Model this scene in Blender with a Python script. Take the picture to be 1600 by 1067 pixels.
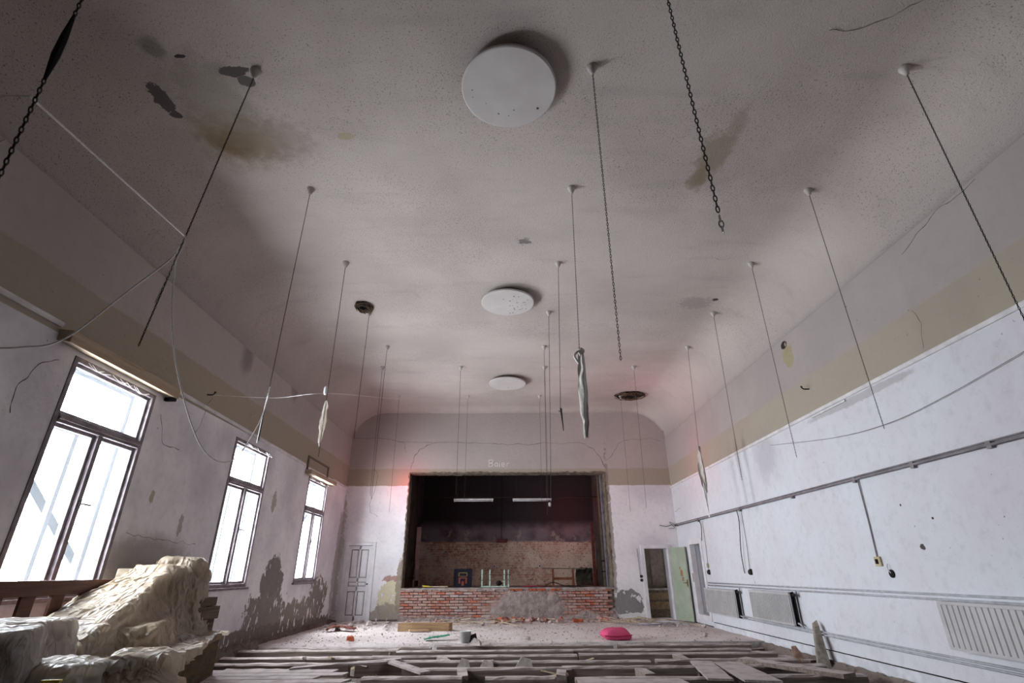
import bpy, math, random
import numpy as np
from mathutils import Vector, Matrix, noise as mnoise
random.seed(7); np.random.seed(7)
S = bpy.context.scene
for o in list(bpy.data.objects): bpy.data.objects.remove(o)
COL = S.collection
PI = math.pi

# ------------------------------------------------------------------ camera
CAM_H = 1.24
RM = [[0.9999361, -0.0101436, -0.0049902], [-0.0003506, 0.4133887, -0.9105546], [0.0112992, 0.9104982, 0.4133587]]
cd = bpy.data.cameras.new('camera'); cam = bpy.data.objects.new('camera', cd); COL.objects.link(cam)
r, d, fw = [Vector(x) for x in RM]
mw = Matrix((r, -d, -fw)).transposed().to_4x4(); mw.translation = (0, 0, CAM_H)
cam.matrix_world = mw
cd.sensor_width = 36; cd.lens = 794.7 / 1600 * 36; cd.clip_end = 200; cd.clip_start = .05
S.camera = cam
# ------------------------------------------------------------------ world, daylight portals, exposure
SKY = 15.0
w = bpy.data.worlds.new('overcast'); S.world = w; w.use_nodes = True
bg = w.node_tree.nodes['Background']; bg.inputs[0].default_value = (0.89, 0.945, 1.0, 1); bg.inputs[1].default_value = SKY
S.view_settings.view_transform = 'Standard'; S.view_settings.look = 'None'
S.view_settings.exposure = 1.85; S.view_settings.gamma = 1.0; S.view_settings.use_curve_mapping = False

XL, XR, YE, YR = -4.87, 5.05, 16.0, -2.5       # left wall, right wall, stage wall, rear wall
ZC, ZS, RC = 6.1, 5.1, 1.0                      # ceiling, cove spring line, cove radius
TW = 0.42
WINS = [(5.35, 6.80, 1.02, 3.50), (9.12, 10.57, 1.02, 3.50), (12.87, 14.32, 1.05, 3.44)]
RWINS = []   # windows in the rear wall, behind the camera
def portal(loc, rot, sx, sy):
    l = bpy.data.lights.new('window_daylight', 'AREA'); l.shape = 'RECTANGLE'; l.size = sx; l.size_y = sy
    l.cycles.is_portal = True
    o = bpy.data.objects.new('window_daylight', l); COL.objects.link(o); o.location = loc; o.rotation_euler = rot
for (a, b, z0, z1) in WINS:
    portal((XL - TW - .02, (a + b) / 2, (z0 + z1) / 2), (0, -PI / 2, 0), z1 - z0, b - a)
for (a, b, z0, z1) in RWINS:
    portal(((a + b) / 2, YR - TW - .02, (z0 + z1) / 2), (PI / 2, 0, 0), b - a, z1 - z0)
def red_glow(loc, e, rad):  # point lights added to give the red glow, without any fixture
    l = bpy.data.lights.new('added_red_glow', 'POINT'); l.energy = e; l.color = (1, .12, .14); l.shadow_soft_size = rad
    o = bpy.data.objects.new('added_red_glow', l); COL.objects.link(o); o.location = loc
red_glow((-3.05, 15.55, 3.7), 3.5, .1)
red_glow((2.2, 18.4, 3.3), 5, .15)
red_glow((3.7, 13.4, 4.1), 6, .25)

# ------------------------------------------------------------------ material helpers
def C(h):
    h = h.lstrip('#'); v = [int(h[i:i + 2], 16) / 255 for i in (0, 2, 4)]
    return tuple((x / 12.92 if x <= .04045 else ((x + .055) / 1.055) ** 2.4) for x in v) + (1,)
class NT:
    def __init__(s, name, rough=.85, spec=.25, metal=0):
        s.m = bpy.data.materials.new(name); s.m.use_nodes = True; s.t = s.m.node_tree
        s.b = s.t.nodes['Principled BSDF']; s.out = s.t.nodes['Material Output']
        s.b.inputs['Roughness'].default_value = rough; s.b.inputs['Specular IOR Level'].default_value = spec; s.b.inputs['Metallic'].default_value = metal
        s._pos = None
    def n(s, typ, **k):
        x = s.t.nodes.new(typ)
        for a, v in k.items(): setattr(x, a, v)
        return x
    def set(s, sock, v):
        if isinstance(v, bpy.types.NodeSocket): s.t.links.new(v, sock)
        else: sock.default_value = v
    @property
    def pos(s):
        if not s._pos: s._pos = s.n('ShaderNodeNewGeometry').outputs['Position']
        return s._pos
    def obj(s): return s.n('ShaderNodeTexCoord').outputs['Object']
    def math(s, op, a, b=0.0, c=None, clamp=False):
        x = s.n('ShaderNodeMath', operation=op, use_clamp=clamp); s.set(x.inputs[0], a); s.set(x.inputs[1], b)
        if c is not None: s.set(x.inputs[2], c)
        return x.outputs[0]
    def vm(s, op, a, b): 
        x = s.n('ShaderNodeVectorMath', operation=op); s.set(x.inputs[0], a); s.set(x.inputs[1], b); return x
    def noise(s, scale, detail=4, vec=None, rough=.55, stretch=None, dist=0):
        v = vec or s.pos
        if stretch: v = s.vm('MULTIPLY', v, stretch).outputs[0]
        x = s.n('ShaderNodeTexNoise'); s.set(x.inputs['Vector'], v)
        x.inputs['Scale'].default_value = scale; x.inputs['Detail'].default_value = detail; x.inputs['Roughness'].default_value = rough; x.inputs['Distortion'].default_value = dist
        return x.outputs['Fac']
    def step(s, v, a, b):       # smooth 0..1 between a and b
        x = s.n('ShaderNodeMapRange', interpolation_type='SMOOTHSTEP'); s.set(x.inputs[0], v)
        x.inputs[1].default_value = min(a, b); x.inputs[2].default_value = max(a, b)
        if a > b: x.inputs[3].default_value = 1; x.inputs[4].default_value = 0
        return x.outputs[0]
    def mix(s, f, a, b, blend='MIX'):
        x = s.n('ShaderNodeMix', data_type='RGBA', blend_type=blend); s.set(x.inputs[0], f); s.set(x.inputs[6], a); s.set(x.inputs[7], b); return x.outputs[2]
    def ramp(s, v, stops):
        x = s.n('ShaderNodeValToRGB'); s.set(x.inputs[0], v); e = x.color_ramp.elements
        while len(e) < len(stops): e.new(.5)
        for i, (p, c) in enumerate(stops): e[i].position = p; e[i].color = c
        return x.outputs[0]
    def xyz(s):
        x = s.n('ShaderNodeSeparateXYZ'); s.set(x.inputs[0], s.pos); return x.outputs
    def patch(s, c, rad, amp=.8, scale=3, soft=.04, stretch=None):
        v = s.vm('SUBTRACT', s.pos, c).outputs[0]
        v = s.vm('MULTIPLY', v, tuple(1 / q for q in rad)).outputs[0]
        l = s.n('ShaderNodeVectorMath', operation='LENGTH'); s.set(l.inputs[0], v)
        nz = s.noise(scale * 1.7, 9, stretch=stretch, rough=.7)
        d = s.math('MULTIPLY_ADD', s.math('SUBTRACT', nz, .5), amp * 2.6, l.outputs['Value'])
        return s.step(d, 1 + soft, 1 - soft)
    def col(s, v): s.set(s.b.inputs['Base Color'], v); return s
    def bump(s, h, strength=.3, dist=.01):
        x = s.n('ShaderNodeBump'); s.set(x.inputs['Height'], h); x.inputs['Strength'].default_value = strength; x.inputs['Distance'].default_value = dist
        s.t.links.new(x.outputs[0], s.b.inputs['Normal']); return s
MATS = {}
def simple(name, a, b=None, scale=6, rough=.8, spec=.25, metal=0, bump=.25, stretch=None, use_obj=False, bd=.01):
    if name in MATS: return MATS[name]
    q = NT(name, rough, spec, metal); v = q.obj() if use_obj else q.pos
    nz = q.noise(scale, 5, vec=v, stretch=stretch)
    q.col(q.mix(q.step(nz, .3, .7), C(a), C(b or a)))
    if bump: q.bump(q.noise(scale * 4, 4, vec=v, stretch=stretch), bump, bd)
    MATS[name] = q.m; return q.m

# plaster of the hall: white dado, beige band, grey above; chips and stains of their own shape
GREY, BEIGE, WHITE = '#b5aca8', '#a89d8c', '#f0eef0'
def hall_plaster(name, patches, z1=3.66, z2=4.2, white=WHITE, base=None, grey=GREY, beige=BEIGE):
    q = NT(name, .9, .15); X, Y, Z = q.xyz()
    wob = q.math('MULTIPLY', q.math('SUBTRACT', q.noise(2.5, 6), .5), .07)
    zz = q.math('ADD', Z, wob)
    low = q.noise(.7, 4); hi = q.noise(9, 5)
    cw = q.mix(q.step(low, .35, .7), C(white), C('#cfccd2'))
    cb = q.mix(q.step(low, .3, .7), C(beige), C('#a39a8c'))
    cg = q.mix(q.step(low, .35, .7), C(grey), tuple(x * .9 for x in C(grey)[:3]) + (1,))
    c = q.mix(q.step(Z, z1 - .006, z1 + .006) if base is None else q.step(zz, z1 - .01, z1 + .01), cw, cb)
    c = q.mix(q.step(zz, z2 - .02, z2 + .02), c, cg)
    # small chips and scratches
    chips = q.math('MULTIPLY', q.step(q.noise(12, 4, rough=.5), .73, .745), q.step(low, .42, .55))
    c = q.mix(q.math('MULTIPLY', chips, .8), c, C('#6d6763'))
    fine = q.step(q.noise(38, 2), .70, .74)
    c = q.mix(q.math('MULTIPLY', fine, .35), c, C('#7d7673'))
    c = q.mix(q.math('MULTIPLY', q.step(hi, .45, .8), .18), c, C('#8f8985'))
    h = q.math('MULTIPLY', q.noise(14, 6), .5)
    for (cc, rad, amp, sc, colr, op, soft, deep) in patches:
        m = q.patch(cc, rad, amp, sc, soft)
        if deep: m = q.math('MULTIPLY', m, q.step(q.noise(5.5, 5, stretch=(1, 1.6, .7)), .63, .60))
        tone = q.mix(q.noise(12, 5), C(colr), tuple(x * .68 for x in C(colr)[:3]) + (1,))
        c = q.mix(q.math('MULTIPLY', m, op), c, tone)
        if deep: h = q.math('SUBTRACT', h, q.math('MULTIPLY', m, deep))
    q.col(c).bump(h, .5, .03); return q.m
B = 50.0   # "everywhere" radius across the wall's thickness
mL = hall_plaster('plaster_left_wall', [
    ((XL, 11.75, 1.05), (B, .52, .55), .55, 2.2, '#8e8885', 1, .03, 1), ((XL, 11.7, .45), (B, 1.0, .45), .9, 3, '#958f8a', 1, .03, 1),
    ((XL, 14.7, .65), (B, .7, .5), .8, 3, '#918a84', 1, .03, 1), ((XL, 13.4, .35), (B, 1.4, .32), 1.0, 3, '#9a928a', 1, .03, 1),
    ((XL, 9, .0), (B, 9, .30), .5, 2, '#887f78', 1, .04, 1), ((XL, 15.9, 1.3), (B, .22, 1.6), .9, 3, '#a59e97', .6, .15, 1),
    ((XL, 7.5, 1.45), (B, .9, .28), .5, 2, '#857a6c', .6, .5, 0), ((XL, 7.3, 2.2), (B, .05, .09), .9, 5, '#a09872', .7, .1, 0),
    ((XL, 11.15, 2.6), (B, .10, .2), 1.2, 5, '#938c70', .6, .06, 1), ((XL, 8.1, 1.9), (B, .05, .16), 1.2, 5, '#938c7a', .6, .06, 1),
    ((XL, 8.3, .55), (B, .6, .3), 1.0, 3, '#98928e', .7, .04, 1),
    ((XL, 11.2, 5.15), (B, .2, .25), .5, 2, '#6d6763', .5, .5, 0), ((XL, 8.9, 4.95), (B, .2, .3), .5, 2, '#6d6763', .55, .5, 0)], z1=3.64, z2=4.27)
mR = hall_plaster('plaster_right_wall', [
    ((XR, 9.9, 3.3), (B, .45, .45), .6, 1.5, '#9a9498', .35, .5, 0), ((XR, 8.35, 4.75), (B, .17, .22), .6, 3, '#aba07c', .85, .1, 0),
    ((XR, 8.4, 4.98), (B, .1, .07), .5, 3, '#3a3431', 1, .1, 1), ((XR, 14, -.05), (B, 12, .07), .5, 3, '#5d5651', 1, .1, 1),
    ((XR, 6.6, 1.5), (B, .045, .03), 1.4, 5, '#5a5552', 1, .05, 1), ((XR, 6.3, 1.8), (B, .018, .014), .4, 5, '#4a4542', 1, .05, 1),
    ((XR, 6.75, 2.0), (B, .014, .018), .4, 5, '#4a4542', 1, .05, 1), ((XR, 7.0, 3.5), (B, 1.2, .06), .5, 2, '#a39d9d', .5, .2, 0)], z1=3.60, z2=4.2, white='#d3d6dc', grey='#a89f9c', beige='#a1968a')  # right wall tones darkened to stand in for lens vignetting
mE = hall_plaster('plaster_stage_wall', [
    ((-3.27, YE, .55), (.36, B, .52), .45, 2.2, '#d9d2b4', 1, .03, 1), ((-3.25, YE, 1.1), (.34, B, .07), 1.7, 5, '#a5705e', .8, .05, 1),
    ((-3.35, YE, .15), (.6, B, .28), .8, 3, '#9d948a', .9, .05, 1), ((3.42, YE, .42), (.42, B, .36), .35, 2, '#8e8b8c', 1, .03, 1),
    ((3.55, YE, .12), (.42, B, .08), .7, 4, '#e5e3e4', 1, .03, 0), ((-4.87, YE, 1.5), (.11, B, 2.0), 1.0, 3, '#a59e97', .6, .15, 1),
    ((-3.03, YE, .9), (.1, B, .7), .8, 4, '#9b8f80', .9, .05, 1), ((0, YE, .0), (8, B, .07), .6, 4, '#6f655d', 1, .1, 1),
    ((3.1, YE, 2.4), (.07, B, 2.2), .9, 3, '#9b9186', .8, .1, 1)], z1=3.66, z2=4.17, base=1, white='#e6e4e6')
def ceiling_mat():
    q = NT('ceiling_roughcast', .95, .1); X, Y, Z = q.xyz()
    low = q.noise(.5, 4)
    c = q.mix(q.step(low, .35, .68), C('#cac0ba'), C('#b9afa9'))
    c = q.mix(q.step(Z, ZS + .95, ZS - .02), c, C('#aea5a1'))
    den = q.step(q.noise(.45, 3), .36, .62)
    sp = q.math('MULTIPLY', q.step(q.noise(58, 3, rough=.65), .57, .67), q.math('MULTIPLY_ADD', den, .55, .25))
    c = q.mix(sp, c, C('#5d5754'))
    c = q.mix(q.math('MULTIPLY', q.step(q.noise(3, 5, stretch=(.25, 1.2, 1)), .52, .78), .22), c, C('#8d8582'))
    h = q.noise(60, 4)
    for (cc, rad, amp, sc, colr, op, soft) in [
        ((-3.3, 4.72, ZC), (.5, .42, B), .7, 2.5, '#94836a', .75, .5), ((-3.35, 4.75, ZC), (.28, .22, B), .6, 3, '#7d6a4c', .8, .4),
        ((-3.3, 4.1, ZC), (.45, .5, B), .8, 3, '#8f887c', .55, .5), ((-2.9, 4.7, ZC), (.5, .35, B), .9, 5, '#96897d', .5, .4),
        ((2.66, 4.95, ZC), (.2, .42, B), .9, 3, '#8b806c', .7, .35), ((2.75, 4.5, ZC), (.1, .3, B), .8, 3, '#988e7d', .6, .4), ((2.6, 5.35, ZC), (.13, .22, B), .8, 3, '#887c66', .7, .35),
        ((-3.86, 4.1, ZC), (.09, .2, B), .9, 4, '#6b6663', 1, .05), ((-3.84, 4.33, ZC), (.07, .07, B), .9, 6, '#6b6663', 1, .05),
        ((-2.9, 3.77, ZC), (.17, .06, B), .7, 4, '#625d5a', 1, .05), ((-2.81, 3.88, ZC), (.09, .07, B), .6, 4, '#6f6966', 1, .05), ((-3.37, 3.6, ZC), (.06, .02, B), .6, 6, '#453f3d', 1, .05),
        ((-1.96, 4.64, ZC), (.1, .06, B), .6, 5, '#b0a285', .8, .2), ((.3, 6.8, ZC), (.1, .07, B), 2.4, 11, '#6a625f', .8, .03),
        ((3.75, 8.85, ZC), (.3, .25, B), 1.6, 6, '#938b86', .5, .1), ((4.1, 8.7, ZC), (.06, .05, B), .6, 5, '#4d4744', 1, .1),
        ((-3.6, 3.5, ZC), (.12, .1, B), .5, 3, '#6b6562', .6, .5)]:
        m = q.patch(cc, rad, amp, sc, soft)
        c = q.mix(q.math('MULTIPLY', m, op), c, C(colr))
    q.col(c).bump(h, .55, .02); return q.m
mC = ceiling_mat()
def brick_mat(name, dark=1.0):
    q = NT(name, .9, .15); oi = q.n('ShaderNodeObjectInfo').outputs['Random']
    stops = [(0, '#97655a'), (.16, '#a98178'), (.3, '#b5968d'), (.42, '#9c5848'), (.52, '#bb6646'), (.58, '#b3948b'), (.7, '#8c5f56'), (.8, '#b9aca6'), (.9, '#a9766a'), (1, '#b5836f')]
    c = q.ramp(oi, [(p, C(h)) for p, h in stops])
    c = q.mix(q.math('MULTIPLY', q.step(q.noise(16, 5), .42, .68), .85), c, C('#b0a29c'))
    q.col(c).bump(q.noise(45, 5), .5, .02); return q.m
mBrick = brick_mat('old_brick')
def stage_back_mat():
    q = NT('stage_back_brick', .95, .1); X, Y, Z = q.xyz()
    v = q.n('ShaderNodeCombineXYZ'); q.set(v.inputs[0], X); q.set(v.inputs[1], Z)
    b = q.n('ShaderNodeTexBrick'); q.set(b.inputs['Vector'], v.outputs[0])
    b.inputs['Scale'].default_value = 1; b.inputs['Mortar Size'].default_value = .009; b.inputs['Brick Width'].default_value = .26; b.inputs['Row Height'].default_value = .075
    b.inputs['Color1'].default_value = C('#96695b'); b.inputs['Color2'].default_value = C('#b3917f'); b.inputs['Mortar'].default_value = C('#b3a796')
    cover = q.math('MAXIMUM', q.step(q.noise(1.2, 6), .42, .60), q.math('MULTIPLY', q.step(q.noise(9, 4), .45, .6), .7))
    c = q.mix(cover, b.outputs['Color'], C('#cabdab'))
    c = q.mix(q.math('MULTIPLY', q.step(q.noise(17, 5), .56, .66), .7), c, C('#5d4c43'))
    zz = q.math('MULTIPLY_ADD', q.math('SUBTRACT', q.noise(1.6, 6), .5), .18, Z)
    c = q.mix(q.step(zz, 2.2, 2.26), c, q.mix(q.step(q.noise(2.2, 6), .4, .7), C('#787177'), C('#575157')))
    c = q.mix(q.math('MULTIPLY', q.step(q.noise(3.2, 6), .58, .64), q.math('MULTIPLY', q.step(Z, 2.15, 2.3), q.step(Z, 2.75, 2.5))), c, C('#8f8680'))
    c = q.mix(q.step(zz, 2.55, 3.0), c, C('#343032'))  # near black above the dark grey paint
    q.col(c).bump(q.math('ADD', b.outputs['Fac'], q.noise(30, 5)), .5, .03); return q.m
mSB = stage_back_mat()
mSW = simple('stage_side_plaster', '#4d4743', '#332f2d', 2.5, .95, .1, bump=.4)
mSC = simple('stage_ceiling_black', '#272425', '#191718', 2, .95, .1)  # near black tone all over the stage ceiling
mJamb = simple('broken_jamb', '#8d8172', '#5f564d', 6, .95, .1, bump=.9, bd=.03)
mConcrete = simple('dusty_concrete', '#a59c97', '#857c77', 5, .95, .1, bump=.5)
mRender = simple('coarse_render', '#b0a39f', '#8d817d', 9, .95, .1, bump=.9, bd=.04)
def floor_mat(name, a, b, d):
    q = NT(name, .95, .12); n1 = q.noise(1.1, 6); n2 = q.noise(11, 6)
    c = q.mix(q.step(n1, .35, .68), C(a), C(b)); c = q.mix(q.step(n2, .56, .68), c, C(d))
    c = q.mix(q.math('MULTIPLY', q.step(q.noise(40, 3), .64, .72), .6), c, C('#5d554f'))
    q.col(c).bump(q.noise(22, 6), .7, .03); return q.m
mFloor = floor_mat('dusty_floor', '#dad2d0', '#cac1be', '#aaa09b')
mDirt = floor_mat('dirt_floor', '#857a74', '#6b615b', '#574e48')
def wood(name, a, b, axis='x', scale=5, rough=.8, dust=None):
    if name in MATS: return MATS[name]
    q = NT(name, rough, .25); st = {'x': (.12, 2, 2), 'y': (2, .12, 2), 'z': (2, 2, .12)}[axis]
    v = q.obj(); n1 = q.noise(scale * 3, 6, vec=v, stretch=st)
    c = q.mix(q.step(n1, .3, .7), C(a), C(b))
    if dust:
        nz = q.n('ShaderNodeNewGeometry').outputs['Normal']; z = q.n('ShaderNodeSeparateXYZ'); q.set(z.inputs[0], nz)
        c = q.mix(q.math('MULTIPLY', q.step(z.outputs[2], .4, .9), q.step(q.noise(5, 5), .25, .6)), c, C(dust))
    q.col(c).bump(n1, .4, .01); MATS[name] = q.m; return q.m
mJoist = wood('weathered_joist', '#8c7f78', '#665a54', 'x', 5, .9, '#b8aeab')
mPale = simple('pale_paint', '#dddbdc', '#c6c3c4', 5, .6, .35)
mDoorW = simple('white_door_paint', '#e0dfe2', '#cfcdd1', 4, .5, .4, bump=.1)
mGreen = simple('sage_door_paint', '#a9b3a0', '#98a390', 3, .5, .4, bump=.1)
mGreyDoor = simple('grey_door_paint', '#8f8f94', '#808086', 2, .6, .3, bump=.1)
mFrameW = simple('weathered_window_frame', '#8b8387', '#6f676a', 9, .7, .3, bump=.4)
mIron = simple('blackened_iron', '#3d3735', '#282322', 30, .6, .4, .6, bump=.2)
mSteel = simple('galvanised_steel', '#8e8c8c', '#6e6b6b', 30, .45, .5, .7, bump=.1)
mPipe = simple('painted_pipe', '#b9bac0', '#9c9ca3', 10, .5, .4, bump=.1)
mConduit = simple('grey_conduit', '#8a8589', '#716b6f', 6, .6, .35, bump=.1)
mRad = simple('radiator_enamel', '#bdbbbc', '#b0aeaf', 4, .4, .45, bump=.05)
mDark = simple('dark_gap', '#1c1a1a', '#131212', 5, .8, .2, bump=0)
mString = simple('white_string', '#e6e4e2', '#d2cfcc', 40, .8, .2, bump=0)
mDisc = simple('disc_paint', '#cdc8c5', '#c2bcb9', 2, .7, .25, bump=.1)
mLath = simple('rusty_lath', '#7d6b55', '#3b3029', 25, .9, .15, bump=.8)
mCrack = simple('crack_shadow', '#6a625e', '#554e4b', 20, .95, .1, bump=0)
mBeigeBoard = wood('beige_curtain_board', '#b8a792', '#a39079', 'y', 3, .8)
mBrown = wood('brown_varnish', '#5e3b2f', '#442820', 'y', 4, .5)
mOakX = wood('raw_timber', '#b79a78', '#94785a', 'x', 4, .8)
mPly = wood('brown_plywood', '#8a7357', '#6a5540', 'y', 3, .7)
mCrate = wood('dark_crate_wood', '#6d6252', '#4a4136', 'y', 3, .8)
mRust = simple('red_brown_paint', '#6e3630', '#4d2622', 8, .6, .3)
mMint = simple('mint_enamel', '#b9d6c8', '#a4c4b4', 8, .5, .4, bump=.1)
mFab = simple('pale_cloth', '#d8d4cf', '#c3beb8', 14, .9, .1, bump=.3)
mRedCloth = simple('pink_red_cloth', '#c0385a', '#9c2746', 10, .9, .1, bump=.3)
mBlackCloth = simple('charcoal_cloth', '#3a3536', '#282425', 10, .9, .1)
mGreenP = simple('green_plastic', '#2f8f72', '#267a61', 8, .4, .4, bump=.05)
mYellow = simple('yellow_plastic', '#d6c53c', '#bfae2c', 8, .5, .4, bump=.05)
mWhiteP = simple('white_plastic', '#e2e2e4', '#cfcfd2', 8, .45, .4, bump=.05)
mPlasterBit = simple('plaster_lump', '#c9c1bc', '#a59c97', 14, .95, .1)
mSplinter = simple('pale_splinter', '#c9b9a3', '#a8967e', 14, .9, .1)
mOrange = simple('orange_brick', '#b3603f', '#964a30', 20, .9, .1)
mChalk = simple('chalk', '#f0eeec', '#dddad7', 60, .95, .05, bump=0)
mBlanket = simple('brown_blanket', '#a08a66', '#7c6848', 16, .95, .1, bump=.6)
def sheet_mat(name, a, b, transp):
    q = NT(name, .38, .45); q.col(q.mix(q.step(q.noise(2.2, 5), .35, .7), C(a), C(b)))
    def ridge(sc, st): return q.math('POWER', q.math('SUBTRACT', 1.0, q.math('MULTIPLY', q.math('ABSOLUTE', q.math('SUBTRACT', q.noise(sc, 2, stretch=st, dist=.8), .5)), 5.0), clamp=True), 3.0)
    q.bump(q.math('ADD', q.math('ADD', ridge(3.4, (2.0, .6, .35)), ridge(4.2, (.6, 1.8, .5))), q.math('MULTIPLY', q.noise(26, 4), .08)), .85, .02)
    tl = q.n('ShaderNodeBsdfTranslucent'); tl.inputs[0].default_value = C('#d8cbb8'); tr = q.n('ShaderNodeBsdfTransparent')
    m1 = q.n('ShaderNodeMixShader'); m1.inputs[0].default_value = .42; q.t.links.new(q.b.outputs[0], m1.inputs[1]); q.t.links.new(tl.outputs[0], m1.inputs[2])
    m2 = q.n('ShaderNodeMixShader'); m2.inputs[0].default_value = transp; q.t.links.new(m1.outputs[0], m2.inputs[1]); q.t.links.new(tr.outputs[0], m2.inputs[2])
    q.t.links.new(m2.outputs[0], q.out.inputs[0]); return q.m
mSheet = sheet_mat('dusty_plastic_sheet', '#cfc2b2', '#b3a48e', .06)
mSheet2 = sheet_mat('clear_plastic_sheet', '#d8d5d3', '#bdb8b4', .14)
def glass_mat():
    q = NT('milky_window_glass', .2, .4)
    tr = q.n('ShaderNodeBsdfTransparent'); tl = q.n('ShaderNodeBsdfTranslucent'); tl.inputs[0].default_value = (.9, .93, .95, 1); gl = q.n('ShaderNodeBsdfGlossy'); gl.inputs['Roughness'].default_value = .08
    m1 = q.n('ShaderNodeMixShader'); m1.inputs[0].default_value = .007; q.t.links.new(tr.outputs[0], m1.inputs[1]); q.t.links.new(tl.outputs[0], m1.inputs[2])
    m2 = q.n('ShaderNodeMixShader'); m2.inputs[0].default_value = .04; q.t.links.new(m1.outputs[0], m2.inputs[1]); q.t.links.new(gl.outputs[0], m2.inputs[2])
    q.t.links.new(m2.outputs[0], q.out.inputs[0]); return q.m
mGlass = glass_mat()

# ------------------------------------------------------------------ mesh helpers
LOC = {}
class MB:
    def __init__(s): s.v = []; s.f = []
    def add(s, v, f):
        n = len(s.v); s.v += [tuple(x) for x in v]; s.f += [tuple(i + n for i in q) for q in f]; return s
    def hexa(s, p): return s.add(p, [(0, 3, 2, 1), (4, 5, 6, 7), (0, 1, 5, 4), (1, 2, 6, 5), (2, 3, 7, 6), (3, 0, 4, 7)])
    def span(s, x0, x1, y0, y1, z0, z1, jit=0):
        p = [(x0, y0, z0), (x1, y0, z0), (x1, y1, z0), (x0, y1, z0), (x0, y0, z1), (x1, y0, z1), (x1, y1, z1), (x0, y1, z1)]
        if jit: p = [tuple(c + random.uniform(-jit, jit) for c in q) for q in p]
        return s.hexa(p)
    def box(s, c, sz, rot=None, jit=0):
        hx, hy, hz = [q / 2 for q in sz]; R = rot or Matrix.Identity(3)
        p = [(-hx, -hy, -hz), (hx, -hy, -hz), (hx, hy, -hz), (-hx, hy, -hz), (-hx, -hy, hz), (hx, -hy, hz), (hx, hy, hz), (-hx, hy, hz)]
        return s.hexa([tuple(Vector(c) + R @ Vector([a + random.uniform(-jit, jit) for a in q])) for q in p])
    def bar(s, a, b, wd, th, up=(0, 0, 1)):
        a, b = Vector(a), Vector(b); d = (b - a); L = d.length; d.normalize(); u = Vector(up)
        if abs(d.dot(u)) > .98: u = Vector((1, 0, 0))
        x = d.cross(u).normalized(); u = x.cross(d).normalized()
        R = Matrix((x, d, u)).transposed()
        return s.box((a + b) / 2, (wd, L, th), R)
    def tube(s, pts, r, n=6):
        pts = [Vector(p) for p in pts]; rs = r if isinstance(r, (list, tuple)) else [r] * len(pts)
        V = []; F = []; prev = None
        for i, p in enumerate(pts):
            d = (pts[min(i + 1, len(pts) - 1)] - pts[max(i - 1, 0)]).normalized()
            if prev is None:
                u = Vector((0, 0, 1)) if abs(d.z) < .9 else Vector((1, 0, 0)); x = d.cross(u).normalized()
            else: x = (prev - d * prev.dot(d)).normalized()
            prev = x; y = d.cross(x)
            V += [p + (x * math.cos(2 * PI * k / n) + y * math.sin(2 * PI * k / n)) * rs[i] for k in range(n)]
        for i in range(len(pts) - 1):
            for k in range(n): F.append((i * n + k, i * n + (k + 1) % n, (i + 1) * n + (k + 1) % n, (i + 1) * n + k))
        F.append(tuple(range(n))[::-1]); F.append(tuple((len(pts) - 1) * n + k for k in range(n)))
        return s.add(V, F)
    def lathe(s, prof, c=(0, 0, 0), n=24, R=None):
        V = []; F = []
        for (r, z) in prof:
            for k in range(n):
                q = Vector((r * math.cos(2 * PI * k / n), r * math.sin(2 * PI * k / n), z))
                V.append(Vector(c) + (R @ q if R else q))
        for i in range(len(prof) - 1):
            for k in range(n): F.append((i * n + k, i * n + (k + 1) % n, (i + 1) * n + (k + 1) % n, (i + 1) * n + k))
        F.append(tuple(range(n))[::-1]); F.append(tuple((len(prof) - 1) * n + k for k in range(n)))
        return s.add(V, F)
    def grid(s, fn, nu, nv):
        V = [fn(i / nu, j / nv) for j in range(nv + 1) for i in range(nu + 1)]
        F = [(j * (nu + 1) + i, j * (nu + 1) + i + 1, (j + 1) * (nu + 1) + i + 1, (j + 1) * (nu + 1) + i) for j in range(nv) for i in range(nu)]
        return s.add(V, F)
    def rock(s, c, r, sq=(1, 1, .6), n=1):
        import bmesh
        bm = bmesh.new(); bmesh.ops.create_icosphere(bm, subdivisions=n, radius=1)
        o = Vector((random.uniform(-9, 9), random.uniform(-9, 9), random.uniform(-9, 9)))
        V = []
        for v in bm.verts:
            k = .75 + .5 * mnoise.noise(v.co * 1.3 + o); V.append(Vector(c) + Vector((v.co.x * sq[0], v.co.y * sq[1], v.co.z * sq[2])) * r * k)
        s.add(V, [tuple(v.index for v in f.verts) for f in bm.faces]); bm.free(); return s
    def build(s, name, mat, parent=None, smooth=False, bevel=0, solid=0):
        if parent is None:
            a = np.array(s.v); loc = Vector(((a[:, 0].min() + a[:, 0].max()) / 2, (a[:, 1].min() + a[:, 1].max()) / 2, a[:, 2].min())); off = loc
        else: off = LOC[parent.name]; loc = Vector((0, 0, 0))
        me = bpy.data.meshes.new(name); me.from_pydata([tuple(Vector(p) - off) for p in s.v], [], s.f); me.validate(); me.update()
        me.materials.append(mat)
        if smooth: me.polygons.foreach_set('use_smooth', [True] * len(me.polygons))
        o = bpy.data.objects.new(name, me); COL.objects.link(o); o.location = loc
        if parent is not None: o.parent = parent
        LOC[o.name] = off.copy()
        if bevel:
            b = o.modifiers.new('bevel', 'BEVEL'); b.width = bevel; b.segments = 2; b.limit_method = 'ANGLE'
        if solid:
            m = o.modifiers.new('thickness', 'SOLIDIFY'); m.thickness = solid; m.offset = -1
        return o
def tag(o, label, cat, group=None, kind=None):
    o['label'] = label; o['category'] = cat
    if group: o['group'] = group
    if kind: o['kind'] = kind
    return o
def structure(o, label=None, cat=None):
    o['kind'] = 'structure'
    if label: o['label'] = label
    if cat: o['category'] = cat
    return o
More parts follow.
